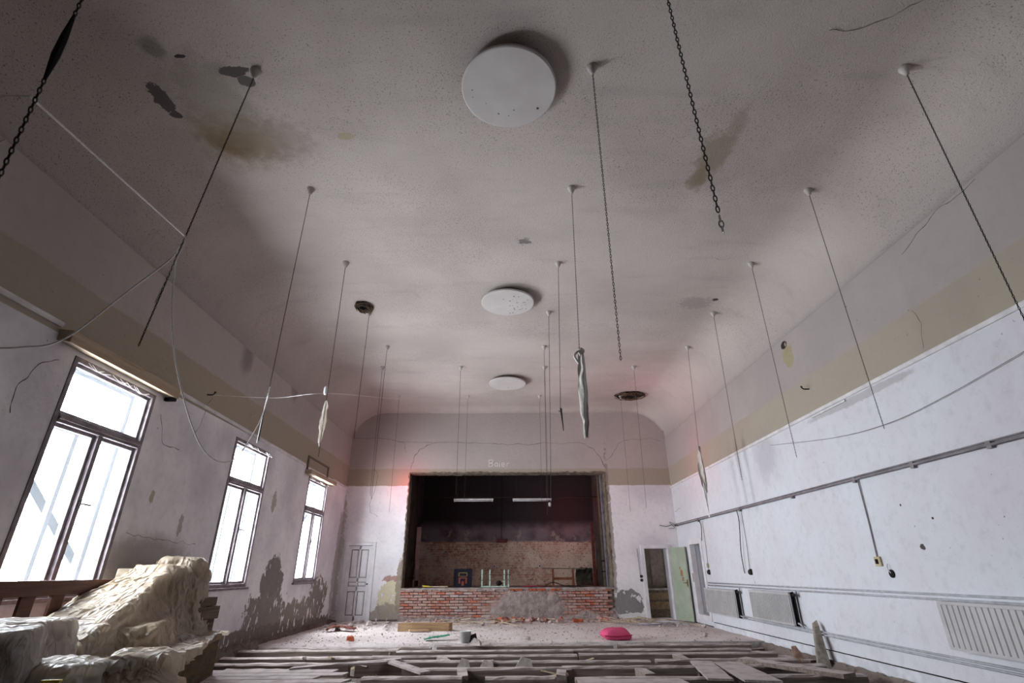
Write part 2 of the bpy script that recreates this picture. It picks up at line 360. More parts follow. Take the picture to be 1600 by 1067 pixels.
def thing(name, label, cat, loc, group=None):
    o = bpy.data.objects.new(name, None); COL.objects.link(o); o.location = loc; o.empty_display_size = .1
    LOC[o.name] = Vector(loc); return tag(o, label, cat, group)
def root(name, loc, label, cat):
    o = bpy.data.objects.new(name, None); COL.objects.link(o); o.location = loc; LOC[o.name] = Vector(loc); return structure(o, label, cat)
def V3(*a): return Vector(a)
def spline(pts, n=8):
    P = [Vector(p) for p in pts]; out = []
    for i in range(len(P) - 1):
        p0, p1, p2, p3 = P[max(i - 1, 0)], P[i], P[i + 1], P[min(i + 2, len(P) - 1)]
        for k in range(n):
            t = k / n; out.append(.5 * ((2 * p1) + (p2 - p0) * t + (2 * p0 - 5 * p1 + 4 * p2 - p3) * t * t + (3 * p1 - p0 - 3 * p2 + p3) * t ** 3))
    return out + [P[-1]]
def wall_cells(us, ws, holes):
    out = []
    for i in range(len(us) - 1):
        for j in range(len(ws) - 1):
            cu, cw = (us[i] + us[i + 1]) / 2, (ws[j] + ws[j + 1]) / 2
            if not any(a < cu < b and c < cw < e for (a, b, c, e) in holes): out.append((us[i], us[i + 1], ws[j], ws[j + 1]))
    return out
def cuts(lo, hi, holes, k):
    return sorted({lo, hi} | {h[k] for h in holes} | {h[k + 1] for h in holes})

# ================================================================== THE HALL
ZB, ZT = -0.35, 6.45
# left wall with window openings
holes = [(a, b, z0, z1) for (a, b, z0, z1) in WINS]
m = MB()
for (a, b, c, e) in wall_cells(cuts(YR, YE + TW, holes, 0), cuts(ZB, ZT, holes, 2), holes): m.span(XL - TW, XL, a, b, c, e)
wall_left = structure(m.build('wall_left', mL), 'white plastered window wall with beige band and flaking grey base', 'wall')
# right wall with the narrow doorway
D3 = (14.18, 14.98, .13, 1.93)
m = MB()
for (a, b, c, e) in wall_cells(cuts(YR, YE + TW, [D3], 0), cuts(ZB, ZT, [D3], 2), [D3]): m.span(XR, XR + TW, a, b, c, e)
wall_right = structure(m.build('wall_right', mR), 'bluish white plastered wall with radiators and beige band on top', 'wall')
# stage wall: stage opening, doorways
OX0, OX1, OZ1, SZ = -2.98, 3.05, 4.05, .83
D1 = (-4.62, -3.86, .02, 2.0); D2 = (4.0, 4.72, .0, 1.88)
hs = [(OX0, OX1, ZB, OZ1), D1, D2]
m = MB()
for (a, b, c, e) in wall_cells(cuts(XL, XR, hs, 0), cuts(ZB, ZT, hs, 2), hs): m.span(a, b, YE, YE + TW, c, e)
wall_front = structure(m.build('wall_front', mE), 'end wall with the stage opening and two doorways', 'wall')
m = MB()
for (a, b, c, e) in wall_cells(cuts(XL - TW, XR + TW, RWINS, 0), cuts(ZB, ZT, RWINS, 2), RWINS): m.span(a, b, YR - TW, YR, c, e)
structure(m.build('wall_rear', simple('light_dimming_rear', '#4a3c33', '#3a2f28', 2)), 'dark brown wall behind the camera', 'wall')  # unseen rear wall, set close and dark to dim the near ceiling
# ceiling with coves, slightly wavy
def prof(t):
    N = 12
    L = [(XL + RC * (1 - math.cos(PI / 2 * k / N)), ZS + RC * math.sin(PI / 2 * k / N)) for k in range(N + 1)]
    Rr = [(XR - RC * (1 - math.cos(PI / 2 * k / N)), ZS + RC * math.sin(PI / 2 * k / N)) for k in range(N, -1, -1)]
    return L, Rr
L, Rr = prof(0); mid = [(L[-1][0] + (Rr[0][0] - L[-1][0]) * k / 30, ZC) for k in range(1, 30)]
PR = L + mid + Rr; NY = 150
def ceil_pt(u, v):
    i = round(u * (len(PR) - 1)); x, z = PR[i]; y = YR - .02 + (YE + .04 - YR) * v
    if z > ZC - .3: z += .010 * math.sin(y * 4.2 + .6 * math.sin(y)) * .6 + .012 * mnoise.noise(Vector((x * .5, y * .9, 0)))
    if YE - y < .35 and z > 5.4: z -= (.35 - min(.35, YE - y)) ** 2 * 1.2
    return (x, y, z)
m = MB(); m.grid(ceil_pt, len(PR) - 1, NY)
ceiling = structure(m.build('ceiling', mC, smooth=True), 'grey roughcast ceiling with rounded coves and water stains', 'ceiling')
sm = ceiling.modifiers.new('thickness', 'SOLIDIFY'); sm.thickness = .05; sm.offset = 1
m = MB(); m.span(XL - TW, XR + TW, YR - TW, YE + TW, ZT, ZT + .1)
structure(m.build('ceiling', mConcrete), 'roof slab above the ceiling', 'ceiling')
# floor: dirt pit under the joists, dusty slab in front of the stage
def dirt(u, v):
    x = XL - .1 + (XR - XL + .2) * u; y = YR + (11.6 - YR) * v
    z = -.19 + .05 * mnoise.noise(Vector((x * .9, y * .9, 3))) + .025 * mnoise.noise(Vector((x * 4, y * 4, 1)))
    if x > 4.3: z += .05 * (x - 4.3)
    return (x, y, z)
m = MB(); m.grid(dirt, 150, 200)
floor = structure(m.build('floor', mDirt, smooth=True), 'dirt pit below the stripped floor of the hall', 'floor')
m = MB(); m.grid(lambda u, v: (XL - .05 + (XR - XL + .1) * u, 11.25 + (YE + .3 - 11.25) * v - (.12 * abs(mnoise.noise(Vector((u * 30, 0, 5)))) if v == 0 else 0) + (.35 * u if v == 0 else 0), (-.2 if v == 0 else .012 * mnoise.noise(Vector((u * 24, v * 14, 2))) + (.05 * max(0, .12 - abs(1 - v)) / .12))), 120, 40)
structure(m.build('floor', mFloor, smooth=True), 'dusty grey floor in front of the stage', 'floor')
# joists: each length a piece of the floor
jm = {}
def joist_mesh(L):
    k = round(L, 1)
    if k in jm: return jm[k]
    n = 10; prof2 = [(-.08, -.2), (-.08, -.02), (-.055, 0), (.055, 0), (.08, -.02), (.08, -.2)]
    V = []; F = []
    for i in range(n + 1):
        x = -k / 2 + k * i / n
        for (yy, zz) in prof2: V.append((x, yy + random.uniform(-.006, .006), zz + random.uniform(-.006, .006)))
    for i in range(n):
        for q in range(5): F.append((i * 6 + q, i * 6 + q + 1, (i + 1) * 6 + q + 1, (i + 1) * 6 + q))
    F += [tuple(range(6)), tuple(n * 6 + q for q in range(6))[::-1]]
    me = bpy.data.meshes.new('joist'); me.from_pydata(V, [], F); me.update(); me.materials.append(mJoist); jm[k] = me; return me
def joist(x0, x1, y, z=0, tilt=0):
    o = bpy.data.objects.new('joist', joist_mesh(x1 - x0)); COL.objects.link(o); o.parent = floor
    o.location = Vector(((x0 + x1) / 2, y, z)) - LOC[floor.name]; o.rotation_euler = (0, 0, tilt); return o
for (y, segs) in [(11.05, [(-4.6, -1.4), (-1.3, 2.0), (2.1, 4.6)]), (10.45, [(-4.7, -1.9), (-1.95, 1.2), (1.1, 4.35)]), (9.85, [(-4.7, -2.1), (-2.2, 1.15), (1.2, 4.5)]),
                  (9.2, [(-4.7, -2.4), (-2.3, -.2), (-.25, 2.2), (2.3, 4.55)]), (8.55, [(-4.0, -2.8), (-1.45, .9), (.8, 2.7), (2.75, 4.6)]), (7.85, [(-1.9, -.55), (-.3, .65), (.9, 3.0), (3.1, 4.7)]), (7.15, [(-4.4, -1.2), (-1.0, 1.8), (2.0, 4.6)]),
                  (6.45, [(-3, 0.2), (.4, 3.2)]), (5.75, [(-2, 1.5), (1.7, 4.4)])]:
    for (a, b) in segs:
        joist(a, b, y + random.uniform(-.04, .04), random.uniform(-.02, .015), random.uniform(-.008, .008))
# timber blocks bridging the joists
for (x, y, rz) in [(-.6, 8.2, .1), (.75, 8.2, -.1), (1.9, 8.2, .05), (-1.0, 9.5, .3), (2.8, 9.5, 0)]:
    m = MB(); m.box((x, y, -.08), (.14, .5, .16), Matrix.Rotation(rz, 3, 'Z'), .01); m.build('joist_block', mJoist, floor)

# remaining floor boards in the pit, each loose board its own thing
def board(x0, y0, x1, y1, wd, z, label, mat=None, th=.025, name='loose_floorboard', dz=0, cat='board', group=None):
    m = MB(); a, b = V3(x0, y0, z), V3(x1, y1, z + dz); d = (b - a); n = Vector((-d.y, d.x, 0)).normalized() * wd / 2
    k = 8; top = []
    for i in range(k + 1):
        p = a + d * (i / k); j = [random.uniform(-.012, .012) for _ in range(2)]
        e = 0 if 0 < i < k else 1
        top.append((p + n * (1 + j[0] * 4) + d.normalized() * random.uniform(-.06, .06) * e, p - n * (1 + j[1] * 4) + d.normalized() * random.uniform(-.06, .06) * e))
    V = []; F = []
    for (p, q) in top: V += [p, q, q - V3(0, 0, th), p - V3(0, 0, th)]
    for i in range(k):
        for c in range(4): F.append((i * 4 + c, i * 4 + (c + 1) % 4, (i + 1) * 4 + (c + 1) % 4, (i + 1) * 4 + c))
    F += [(0, 1, 2, 3), (k * 4 + 3, k * 4 + 2, k * 4 + 1, k * 4)]
    m.add(V, F); return tag(m.build(name, mat or mJoist), label, cat, group)
mGB = wood('grey_board', '#a59a97', '#857a77', 'y', 4, .9, '#b5acaa')
mGBx = wood('grey_board_x', '#a59a97', '#857a77', 'x', 4, .9, '#b5acaa')
tarlab = 'dust covered grey floorboard left on the joists beside the plastic covered pile'
for i, y in enumerate([8.2, 7.96, 7.72, 7.48, 7.24, 7.0]):
    board(-4.3 + .1 * i, y, -2.35 + [.0, .25, -.1, .35, .5, .6][i], y + .02, .22, .03, ['first', 'second', 'third', 'fourth', 'fifth', 'sixth'][i] + ' dusty floorboard right of the podium counted from the joists', mGBx, group='floorboards beside the covered pile')
for i, y in enumerate([6.9, 6.66, 6.42]): board(-2.2, y, 1.2 + .2 * i, y, .22, .03, ['farthest', 'middle', 'nearest'][i] + ' of three long floorboards just below the lower edge', mGBx, group='floorboards beside the covered pile')
board(2.62, 7.35, 2.85, 8.7, .3, .045, 'left one of two wide grey boards lying near the right radiators', mGB)
board(3.1, 7.25, 3.2, 8.65, .42, .04, 'right one of two wide grey boards lying near the right radiators', mGB)
board(3.55, 8.95, 4.35, 7.6, .26, .05, 'short thick grey board lying slantwise at the foot of right wall', mJoist, .05)
board(-1.75, 8.95, -1.05, 7.9, .16, .05, 'narrow pale board lying slantwise across the joists near the middle', mGB)
board(-3.0, 8.35, -1.6, 9.15, .12, .05, 'narrow grey lath lying slantwise on joists right of covered pile', mGBx)
board(-1.75, 8.85, -2.5, 8.62, .10, .05, 'short pale broken slat lying between the first joists', mGBx)
board(.9, 7.55, 2.3, 7.7, .5, -.02, 'broad crumbling grey board on the pit floor at the lower edge', mGBx, .03)
board(-2.5, 13.7, -1.3, 13.68, .2, .17, 'thick raw timber beam lying at the foot of the stage wall', mOakX, .17, 'timber_beam', cat='beam')
board(-2.25, 13.45, -1.75, 13.42, .14, .05, 'short pale plank lying in front of the timber beam', mOakX, .03)
board(4.35, 10.3, 4.8, 9.2, .14, -.03, 'long splintered board in the gap at the right wall', mJoist, .04)

# ------------------------------------------------------------------ stage
wall_stage = root('wall_stage', (0, YE, 0), 'exposed brick front of the stage', 'wall')
m = MB(); m.span(OX0 - .05, OX1 + .05, YE + .03, YE + .5, ZB, SZ - .02); m.build('mortar_core', simple('old_mortar', '#7f746d', '#645a54', 12, .95, .1, bump=.6), wall_stage)
def brick_mesh(L):
    me = MB(); me.span(-L / 2, L / 2, -.035, .09, -.0275, .0275, .005)
    o = bpy.data.meshes.new('brick'); o.from_pydata(me.v, [], me.f); o.update(); o.materials.append(mBrick); return o
BR = [brick_mesh(.236) for _ in range(5)]; HB = [brick_mesh(.11) for _ in range(2)]
def plaster_cover(x, z):
    n = mnoise.noise(Vector((x * 1.3, z * 2.2, 4))) * .9 + mnoise.noise(Vector((x * 4, z * 5, 8))) * .5
    c = 1.15 - ((x - .55) / 1.25) ** 2 - max(0, (z - .55)) * 2.2
    right = .35 - max(0, (z - .18)) * 2.2 if x > 1.3 else -.9
    base = 1.6 - z * 9
    return max(c, right, base) + n * .75
nb = 0
for rI in range(10):
    z = .145 + rI * .071; x = OX0 + (.06 if rI % 2 else .125)
    if rI % 2:
        o = bpy.data.objects.new('brick', HB[0]); COL.objects.link(o); o.parent = wall_stage; o.location = (x, .0, z)
        x += .185
    while x < OX1 - .08:
        if plaster_cover(x, z) < .75:
            o = bpy.data.objects.new('brick', random.choice(BR)); COL.objects.link(o); o.parent = wall_stage
            o.location = (x, random.uniform(-.008, .012), z); o.rotation_euler = (random.uniform(-.03, .03), 0, random.uniform(-.02, .02)); nb += 1
        x += .254
m = MB(); m.grid(lambda u, v: (lambda x, z: (x, YE + .03 - max(-.05, min(.095, plaster_cover(x, z) * .13)) - .012 * mnoise.noise(Vector((x * 14, z * 14, 2))), z))(OX0 - .02 + (OX1 - OX0 + .04) * u, ZB + .25 + (SZ - .01 - ZB - .25) * v), 220, 44)
m.build('plaster_coat', mRender, wall_stage, smooth=True)
m = MB()
m.grid(lambda u, v: (OX0 + (OX1 - OX0) * u, YE - .05 - .02 * mnoise.noise(Vector((u * 60, 3, 0))) + .6 * v, SZ + .015 + .018 * mnoise.noise(Vector((u * 50, v * 5, 0)))), 120, 6)
m.grid(lambda u, v: (OX0 + (OX1 - OX0) * u, YE - .05 - .02 * mnoise.noise(Vector((u * 60, 3, 0))), SZ - .035 + .02 * mnoise.noise(Vector((u * 70, 9, 0))) + (.05 + .018 * mnoise.noise(Vector((u * 50, 0, 0))) - .02 * mnoise.noise(Vector((u * 70, 9, 0)))) * v), 120, 1)
m.build('ledge', mConcrete, wall_stage)
for i in range(11):
    x = .15 + i * .13 + random.uniform(-.02, .02)
    if i in (3, 8): continue
    me = MB(); me.box((x, YE - .055, SZ - .035), (.105, .06, .05), None, .006); o = me.build('hollow_brick', mOrange, wall_stage)
SY = 19.4
m = MB(); m.span(OX0 - .3, OX1 + .4, YE + .4, SY + .3, SZ - .1, SZ)
structure(m.build('floor_stage', simple('stage_floor_dust', '#8a817a', '#6b635d', 5, .95, .1)), 'dusty stage floor', 'floor')
m = MB(); m.span(OX0 - .3, OX1 + .4, SY, SY + .3, SZ - .1, 5.0); structure(m.build('wall_stage_back', mSB), 'dark topped rear wall of the stage with bare brick below', 'wall')
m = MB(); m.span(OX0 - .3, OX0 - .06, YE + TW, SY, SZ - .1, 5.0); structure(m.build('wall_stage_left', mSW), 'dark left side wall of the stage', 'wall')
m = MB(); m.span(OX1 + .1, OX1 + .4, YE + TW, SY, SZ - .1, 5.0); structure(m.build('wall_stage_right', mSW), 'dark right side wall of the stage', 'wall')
m = MB(); m.span(OX0 - .3, OX1 + .4, YE + TW, SY + .3, 4.75, 5.0); structure(m.build('ceiling_stage', mSC), 'near black stage ceiling', 'ceiling')
# crumbling reveal round the opening
def crumble(a, b, nrm, w0, depth=.4):
    a, b = Vector(a), Vector(b); nrm = Vector(nrm)
    def f(u, v):
        p = a.lerp(b, u) + Vector((0, -.015 + depth * v, 0)); k = .012 * mnoise.noise(p * 9) + .012 * mnoise.noise(p * 27)
        return p + nrm * (w0 + k) + Vector((0, 1, 0)) * (.03 * mnoise.noise(p * 11) if v == 0 else 0)
    return f
t = root('trim_1', (OX0, YE, SZ), 'crumbling plaster reveal round the stage opening', 'trim')
for (a, b, nr, nm) in [((OX0, YE, SZ), (OX0, YE, OZ1), (1, 0, 0), 'left_reveal'), ((OX1, YE, SZ), (OX1, YE, OZ1), (-1, 0, 0), 'right_reveal'), ((OX0, YE, OZ1), (OX1, YE, OZ1), (0, 0, -1), 'top_reveal')]:
    m = MB(); m.grid(crumble(a, b, nr, .018), 160, 5)
    m.grid(lambda u, v: (lambda p: p)(Vector(a).lerp(Vector(b), u) + Vector(nr) * (.018 * v) - Vector(nr) * (.018 + .035 * mnoise.noise(Vector(a).lerp(Vector(b), u) * 8)) * (1 - v) + Vector((0, -.012, 0))), 160, 1)
    m.build(nm, mJamb, t)
# boards lining the right side of the stage opening
t = thing('side_panelling', 'tall grey boards lining the right side of the stage opening', 'panelling', (2.95, 16.6, SZ))
for i, (x, y, wd, mat) in enumerate([(3.03, 16.47, .05, mJamb), (3.02, 16.75, .16, simple('lilac_board', '#8f8793', '#6f6873', 6)), (3.0, 17.1, .2, simple('olive_board', '#6b6556', '#4c473c', 6)), (3.05, 17.5, .2, simple('dark_board', '#3f3a37', '#2d2927', 6))]):
    m = MB(); m.span(x, x + .04, y, y + wd, SZ, 4.3); m.build('board', mat, t)
for z in (1.25, 1.55): m = MB(); m.tube([(2.9, 17.0, z), (3.05, 17.0, z)], .02); m.build('bracket', mIron, t)
m = MB(); m.span(2.8, 2.9, 17.9, 18.0, SZ, 2.75); m.span(2.78, 2.95, 17.88, 18.02, SZ, SZ + .03); tag(m.build('steel_post', mRust, bevel=.005), 'red brown steel post standing on the right side of stage', 'post')
m = MB(); m.hexa([(-2.96, 17.95, 1.02), (-2.8, 17.95, 1.02), (-2.8, 17.99, 1.02), (-2.96, 17.99, 1.02), (-2.96, 17.95, 2.62), (-2.82, 17.95, 2.64), (-2.82, 17.99, 2.64), (-2.96, 17.99, 2.62)]); m.span(-2.98, -2.94, 17.9, 17.99, SZ, 1.03)
tag(m.build('upright_board', simple('pinkish_board', '#b69a96', '#a08580', 4), bevel=.004), 'pale pinkish board standing upright at the left stage wall', 'board')
m = MB(); m.tube([(-3.0, 17.2, 1.1), (-2.8, 17.2, 1.1)], .015); m.tube([(-3.0, 17.2, 1.62), (-2.84, 17.2, 1.62)], .015); m.tube([(-2.84, 17.2, 1.62), (-2.8, 17.2, 1.05)], .012)
tag(m.build('wall_bracket', mIron), 'bent iron bracket on the left stage wall', 'bracket')
# fluorescent battens under a rail
m = MB(); m.tube([(-2.95, 17.55, 3.52), (3.1, 17.55, 3.52)], .014); tag(m.build('ceiling_rail', mIron), 'thin dark rail spanning the top of the stage', 'rail')
for (x0, x1, lab) in [(-1.74, -.43, 'left of two unlit tube lamps hanging above the stage'), (.21, 1.5, 'right of two unlit tube lamps hanging above the stage')]:
    t = thing('tube_lamp', lab, 'lamp', ((x0 + x1) / 2, 17.5, 3.38), 'tube lamps over the stage')
    m = MB(); m.span(x0, x1, 17.47, 17.53, 3.42, 3.47); m.build('housing', mPale, t, bevel=.004)
    m = MB(); m.tube([(x0 + .04, 17.5, 3.395), (x1 - .04, 17.5, 3.395)], .016, 10); m.build('tube', mWhiteP, t, True)
    for x in (x0 + .03, x1 - .03): m = MB(); m.span(x - .02, x + .02, 17.475, 17.525, 3.375, 3.42); m.build('tube_socket', mPale, t)
    for x in (x0 + .12, x1 - .12): m = MB(); m.tube([(x, 17.5, 3.47), (x, 17.5, 4.75)], .005, 5); m.build('hanger', mIron, t)
t = thing('hanging_bulb', 'white glass bulb dangling under the right tube lamp', 'lamp', (1.43, 17.45, 3.2))
m = MB(); m.lathe([(.001, 3.20), (.035, 3.215), (.05, 3.26), (.045, 3.31), (.025, 3.34)], (1.43, 17.45, 0), 14); m.build('bulb', mWhiteP, t, True)
m = MB(); m.lathe([(.025, 3.335), (.025, 3.39), (.008, 3.40)], (1.43, 17.45, 0), 12); m.build('bulb_holder', mDark, t)
m = MB(); m.tube([(1.43, 17.45, 3.39), (1.43, 17.45, 4.75)], .004, 5); m.build('flex', mDark, t)
t = thing('wall_box', 'small brown box fixed high on the bare brick of stage', 'box', (-.17, SY, 2.2))
m = MB(); m.span(-.34, 0, SY - .1, SY, 2.2, 2.32); m.build('box_body', mRust, t, bevel=.006)
m = MB(); m.tube([(-.17, SY - .02, 2.32), (-.17, SY - .02, 4.75)], .01); m.build('feed_pipe', mDark, t)
for (x, lab) in [(-.43, 'left of two white sockets on the brick rear stage wall'), (1.16, 'right of two white sockets on the brick rear stage wall')]:
    t = thing('wall_socket', lab, 'socket', (x, SY, 1.4)); m = MB(); m.lathe([(.05, 0), (.05, .02), (.035, .035), (.03, .02)], (x, SY, 1.44), 16, Matrix.Rotation(PI / 2, 3, 'X')); m.build('face_plate', mWhiteP, t)
    m = MB(); m.span(x - .02, x + .02, SY - .03, SY - .01, 1.42, 1.46); m.build('socket_insert', mDark, t)
# framed ornamental picture
t = thing('framed_picture', 'dark framed ornamental picture leaning on the stage', 'picture', (-1.29, 16.65, SZ))
Rt = Matrix.Rotation(-.14, 3, 'X'); P0 = V3(-1.29, 16.62, SZ)
def pb(mb, cx, cz, w_, h_, dpt, y0): mb.box(P0 + Rt @ V3(cx, y0, cz), (w_, dpt, h_), Rt)
m = MB(); pb(m, 0, .015, .54, .03, .04, 0); pb(m, 0, .505, .54, .03, .04, 0); pb(m, -.255, .26, .03, .46, .04, 0); pb(m, .255, .26, .03, .46, .04, 0); m.build('frame', simple('black_frame', '#17161c', '#201e26', 9), t)
m = MB(); pb(m, 0, .26, .48, .46, .012, .01); m.build('panel', simple('navy_print', '#12121f', '#1a1826', 40), t)
def ring(mb, cx, cz, rx, rz, n, s_):
    for k in range(n): pb(mb, cx + rx * math.cos(2 * PI * k / n), cz + rz * math.sin(2 * PI * k / n), s_, s_, .006, 0)
mGold = simple('gold_print', '#7d6a3e', '#665634', 30); mTerra = simple('terracotta_print', '#8a4a3a', '#733c30', 30); mBlueP = simple('blue_print', '#20263c', '#1a2032', 30)
m = MB()
for k in range(11):
    for (cx_, cz_) in ((-.2 + k * .04, .07), (-.2 + k * .04, .455), (-.21, .07 + k * .0385), (.21, .07 + k * .0385)): pb(m, cx_, cz_, .02, .02, .006, 0)
m.build('blue_ornament', mBlueP, t)['kind'] = 'stuff'
m = MB()
for (cx_, cz_, w_, h_) in [(0, .41, .24, .025), (-.12, .36, .03, .09), (.12, .36, .03, .09), (0, .315, .2, .018)]: pb(m, cx_, cz_, w_, h_, .006, 0)
m.build('gold_ornament', mGold, t)['kind'] = 'stuff'
m = MB()
for (cx_, cz_, w_, h_) in [(-.1, .2, .05, .16), (.1, .2, .05, .16), (0, .27, .22, .03), (0, .12, .07, .12)]: pb(m, cx_, cz_, w_, h_, .007, -.001)
m.build('terracotta_ornament', mTerra, t)['kind'] = 'stuff'
# upturned stool with mint legs
t = thing('upturned_stool', 'mint green stool lying upturned with four legs in the air', 'stool', (-.38, 16.75, SZ))
for (x, y) in [(-.72, 16.6), (-.49, 16.6), (-.06, 16.6), (.06, 16.95)]:
    m = MB(); m.span(x - .02, x + .02, y - .02, y + .02, SZ + .05, SZ + .49); l = m.build('leg', mMint, t)
    for z in (.2, .35): m = MB(); m.span(x - .022, x + .022, y - .022, y + .022, SZ + z, SZ + z + .012); m.build('band', mDark, l)
m = MB(); m.span(-.75, .0, 16.57, 16.62, SZ + .02, SZ + .05); m.span(.0, .09, 16.6, 16.98, SZ + .02, SZ + .05); m.span(-.75, -.7, 16.6, 16.98, SZ + .02, SZ + .05); m.build('seat_rail', mMint, t)
m = MB(); m.span(-.75, .09, 16.6, 17.0, SZ, SZ + .022); m.build('seat', simple('stool_seat', '#7c8a84', '#66736d', 6), t)
m = MB(); m.rock((-.22, 16.85, SZ + .12), .12, (1, .8, .9), 2); tag(m.build('rubble_lump', mBlackCloth), 'dark lump lying between the legs of upturned stool', 'lump')
# broken wooden table frame
t = thing('table_frame', 'broken brown wooden table frame standing on the stage', 'table', (1.75, 17.0, SZ))
for x in (1.42, 2.03):
    m = MB(); m.span(x - .03, x + .03, 16.97, 17.03, SZ, SZ + .5); m.build('leg', simple('orange_brown_wood', '#7d4d33', '#5f3824', 8), t)
m = MB(); m.span(1.45, 2.0, 16.98, 17.02, SZ + .2, SZ + .27); m.build('stretcher', MATS['orange_brown_wood'], t)
m = MB(); m.bar((1.1, 17, SZ + .515), (2.4, 17, SZ + .505), .1, .03); m.build('top_rail', mCrate, t)
# cloths and small litter on the stage edge
def rag(name, pts, wd, mat, label, cat='cloth', seg=16, h=.05):
    P = spline(pts, 6); m = MB()
    def f(u, v):
        i = min(int(u * (len(P) - 1)), len(P) - 1); p = P[i]; q = P[min(i + 1, len(P) - 1)] - P[max(i - 1, 0)]; n = Vector((-q.y, q.x, 0)).normalized()
        return p + n * wd * (v - .5) + Vector((0, 0, abs(mnoise.noise(p * 9 + Vector((v * 3, 0, 0)))) * h))
    m.grid(f, len(P) - 1, 5); return tag(m.build(name, mat, None, True, solid=.006), label, cat)
rag('crumpled_cloth', [(.45, 16.2, SZ + .03), (.8, 16.15, SZ + .05), (1.1, 16.2, SZ + .03)], .22, mRedCloth, 'pink red cloth lying on the edge of the stage')
rag('crumpled_cloth', [(1.1, 16.25, SZ + .03), (1.35, 16.2, SZ + .13), (1.7, 16.2, SZ + .04), (2.3, 16.25, SZ + .03)], .25, mBlackCloth, 'charcoal cloth crumpled on the stage edge below the table frame')
m = MB(); m.bar((-2.0, 16.3, SZ + .05), (-1.7, 16.35, SZ + .045), .05, .03); mm = m.build('wood_stick', mSplinter); tag(mm, 'short pale slat lying near the framed picture on stage', 'stick')
t = thing('paint_brush', 'stick with a yellow end lying at the left of stage', 'stick', (-2.2, 16.3, SZ + .02))
m = MB(); m.bar((-2.42, 16.3, SZ + .07), (-2.2, 16.28, SZ + .05), .05, .035); m.build('yellow_end', mYellow, t); m = MB(); m.bar((-2.2, 16.28, SZ + .05), (-1.75, 16.2, SZ + .04), .025, .02); m.build('handle', mSplinter, t)
m = MB(); m.grid(lambda u, v: (2.38 + .55 * u, 18.9 + .3 * math.sin(v * 3) + .06 * mnoise.noise(Vector((u * 6, v * 5, 0))), SZ + .55 * v * (1 - .2 * abs(u - .5) + .1 * mnoise.noise(Vector((u * 5, 2, 0))))), 14, 12)
tag(m.build('dark_heap', simple('mossy_sacking', '#4d4a3c', '#35332b', 9, .95), None, True, solid=.02), 'dark mossy sacking heap at the right rear stage corner', 'heap')

# ------------------------------------------------------------------ chalk writing
t = tag(root('chalk_writing', (-.2, YE, 4.2), None, None), 'word Baier chalked on the wall above the stage', 'writing'); del t['kind']
def stroke(pts, x, sc):
    P = [(x + px * sc, YE - .004, 4.24 + pz * sc) for px, pz in pts]; return spline(P, 5)
sc = .17; GL = [(-.54, [[(0, 0), (.02, .5), (.05, 1.0)], [(-.12, .95), (.3, 1.05), (.65, .92), (.45, .62), (.1, .52), (.55, .45), (.6, .15), (.3, 0), (0, .0)]]),
    (-.37, [[(.5, .5), (.2, .55), (.05, .25), (.25, .02), (.48, .2), (.5, .5), (.5, .2), (.62, 0)]]), (-.22, [[(.05, .5), (.05, .1), (.15, 0)], [(.05, .78), (.1, .82)]]),
    (-.155, [[(.1, .28), (.5, .32), (.4, .58), (.12, .5), (.06, .2), (.3, 0), (.55, .1)]]), (.01, [[(.05, .52), (.06, 0)], [(.06, .3), (.2, .5), (.42, .5)]])]
for (x, ss) in GL:
    m = MB()
    for st in ss: m.tube(stroke(st, x, sc * 1.15), .009, 5)
    m.build('letter', mChalk, t)

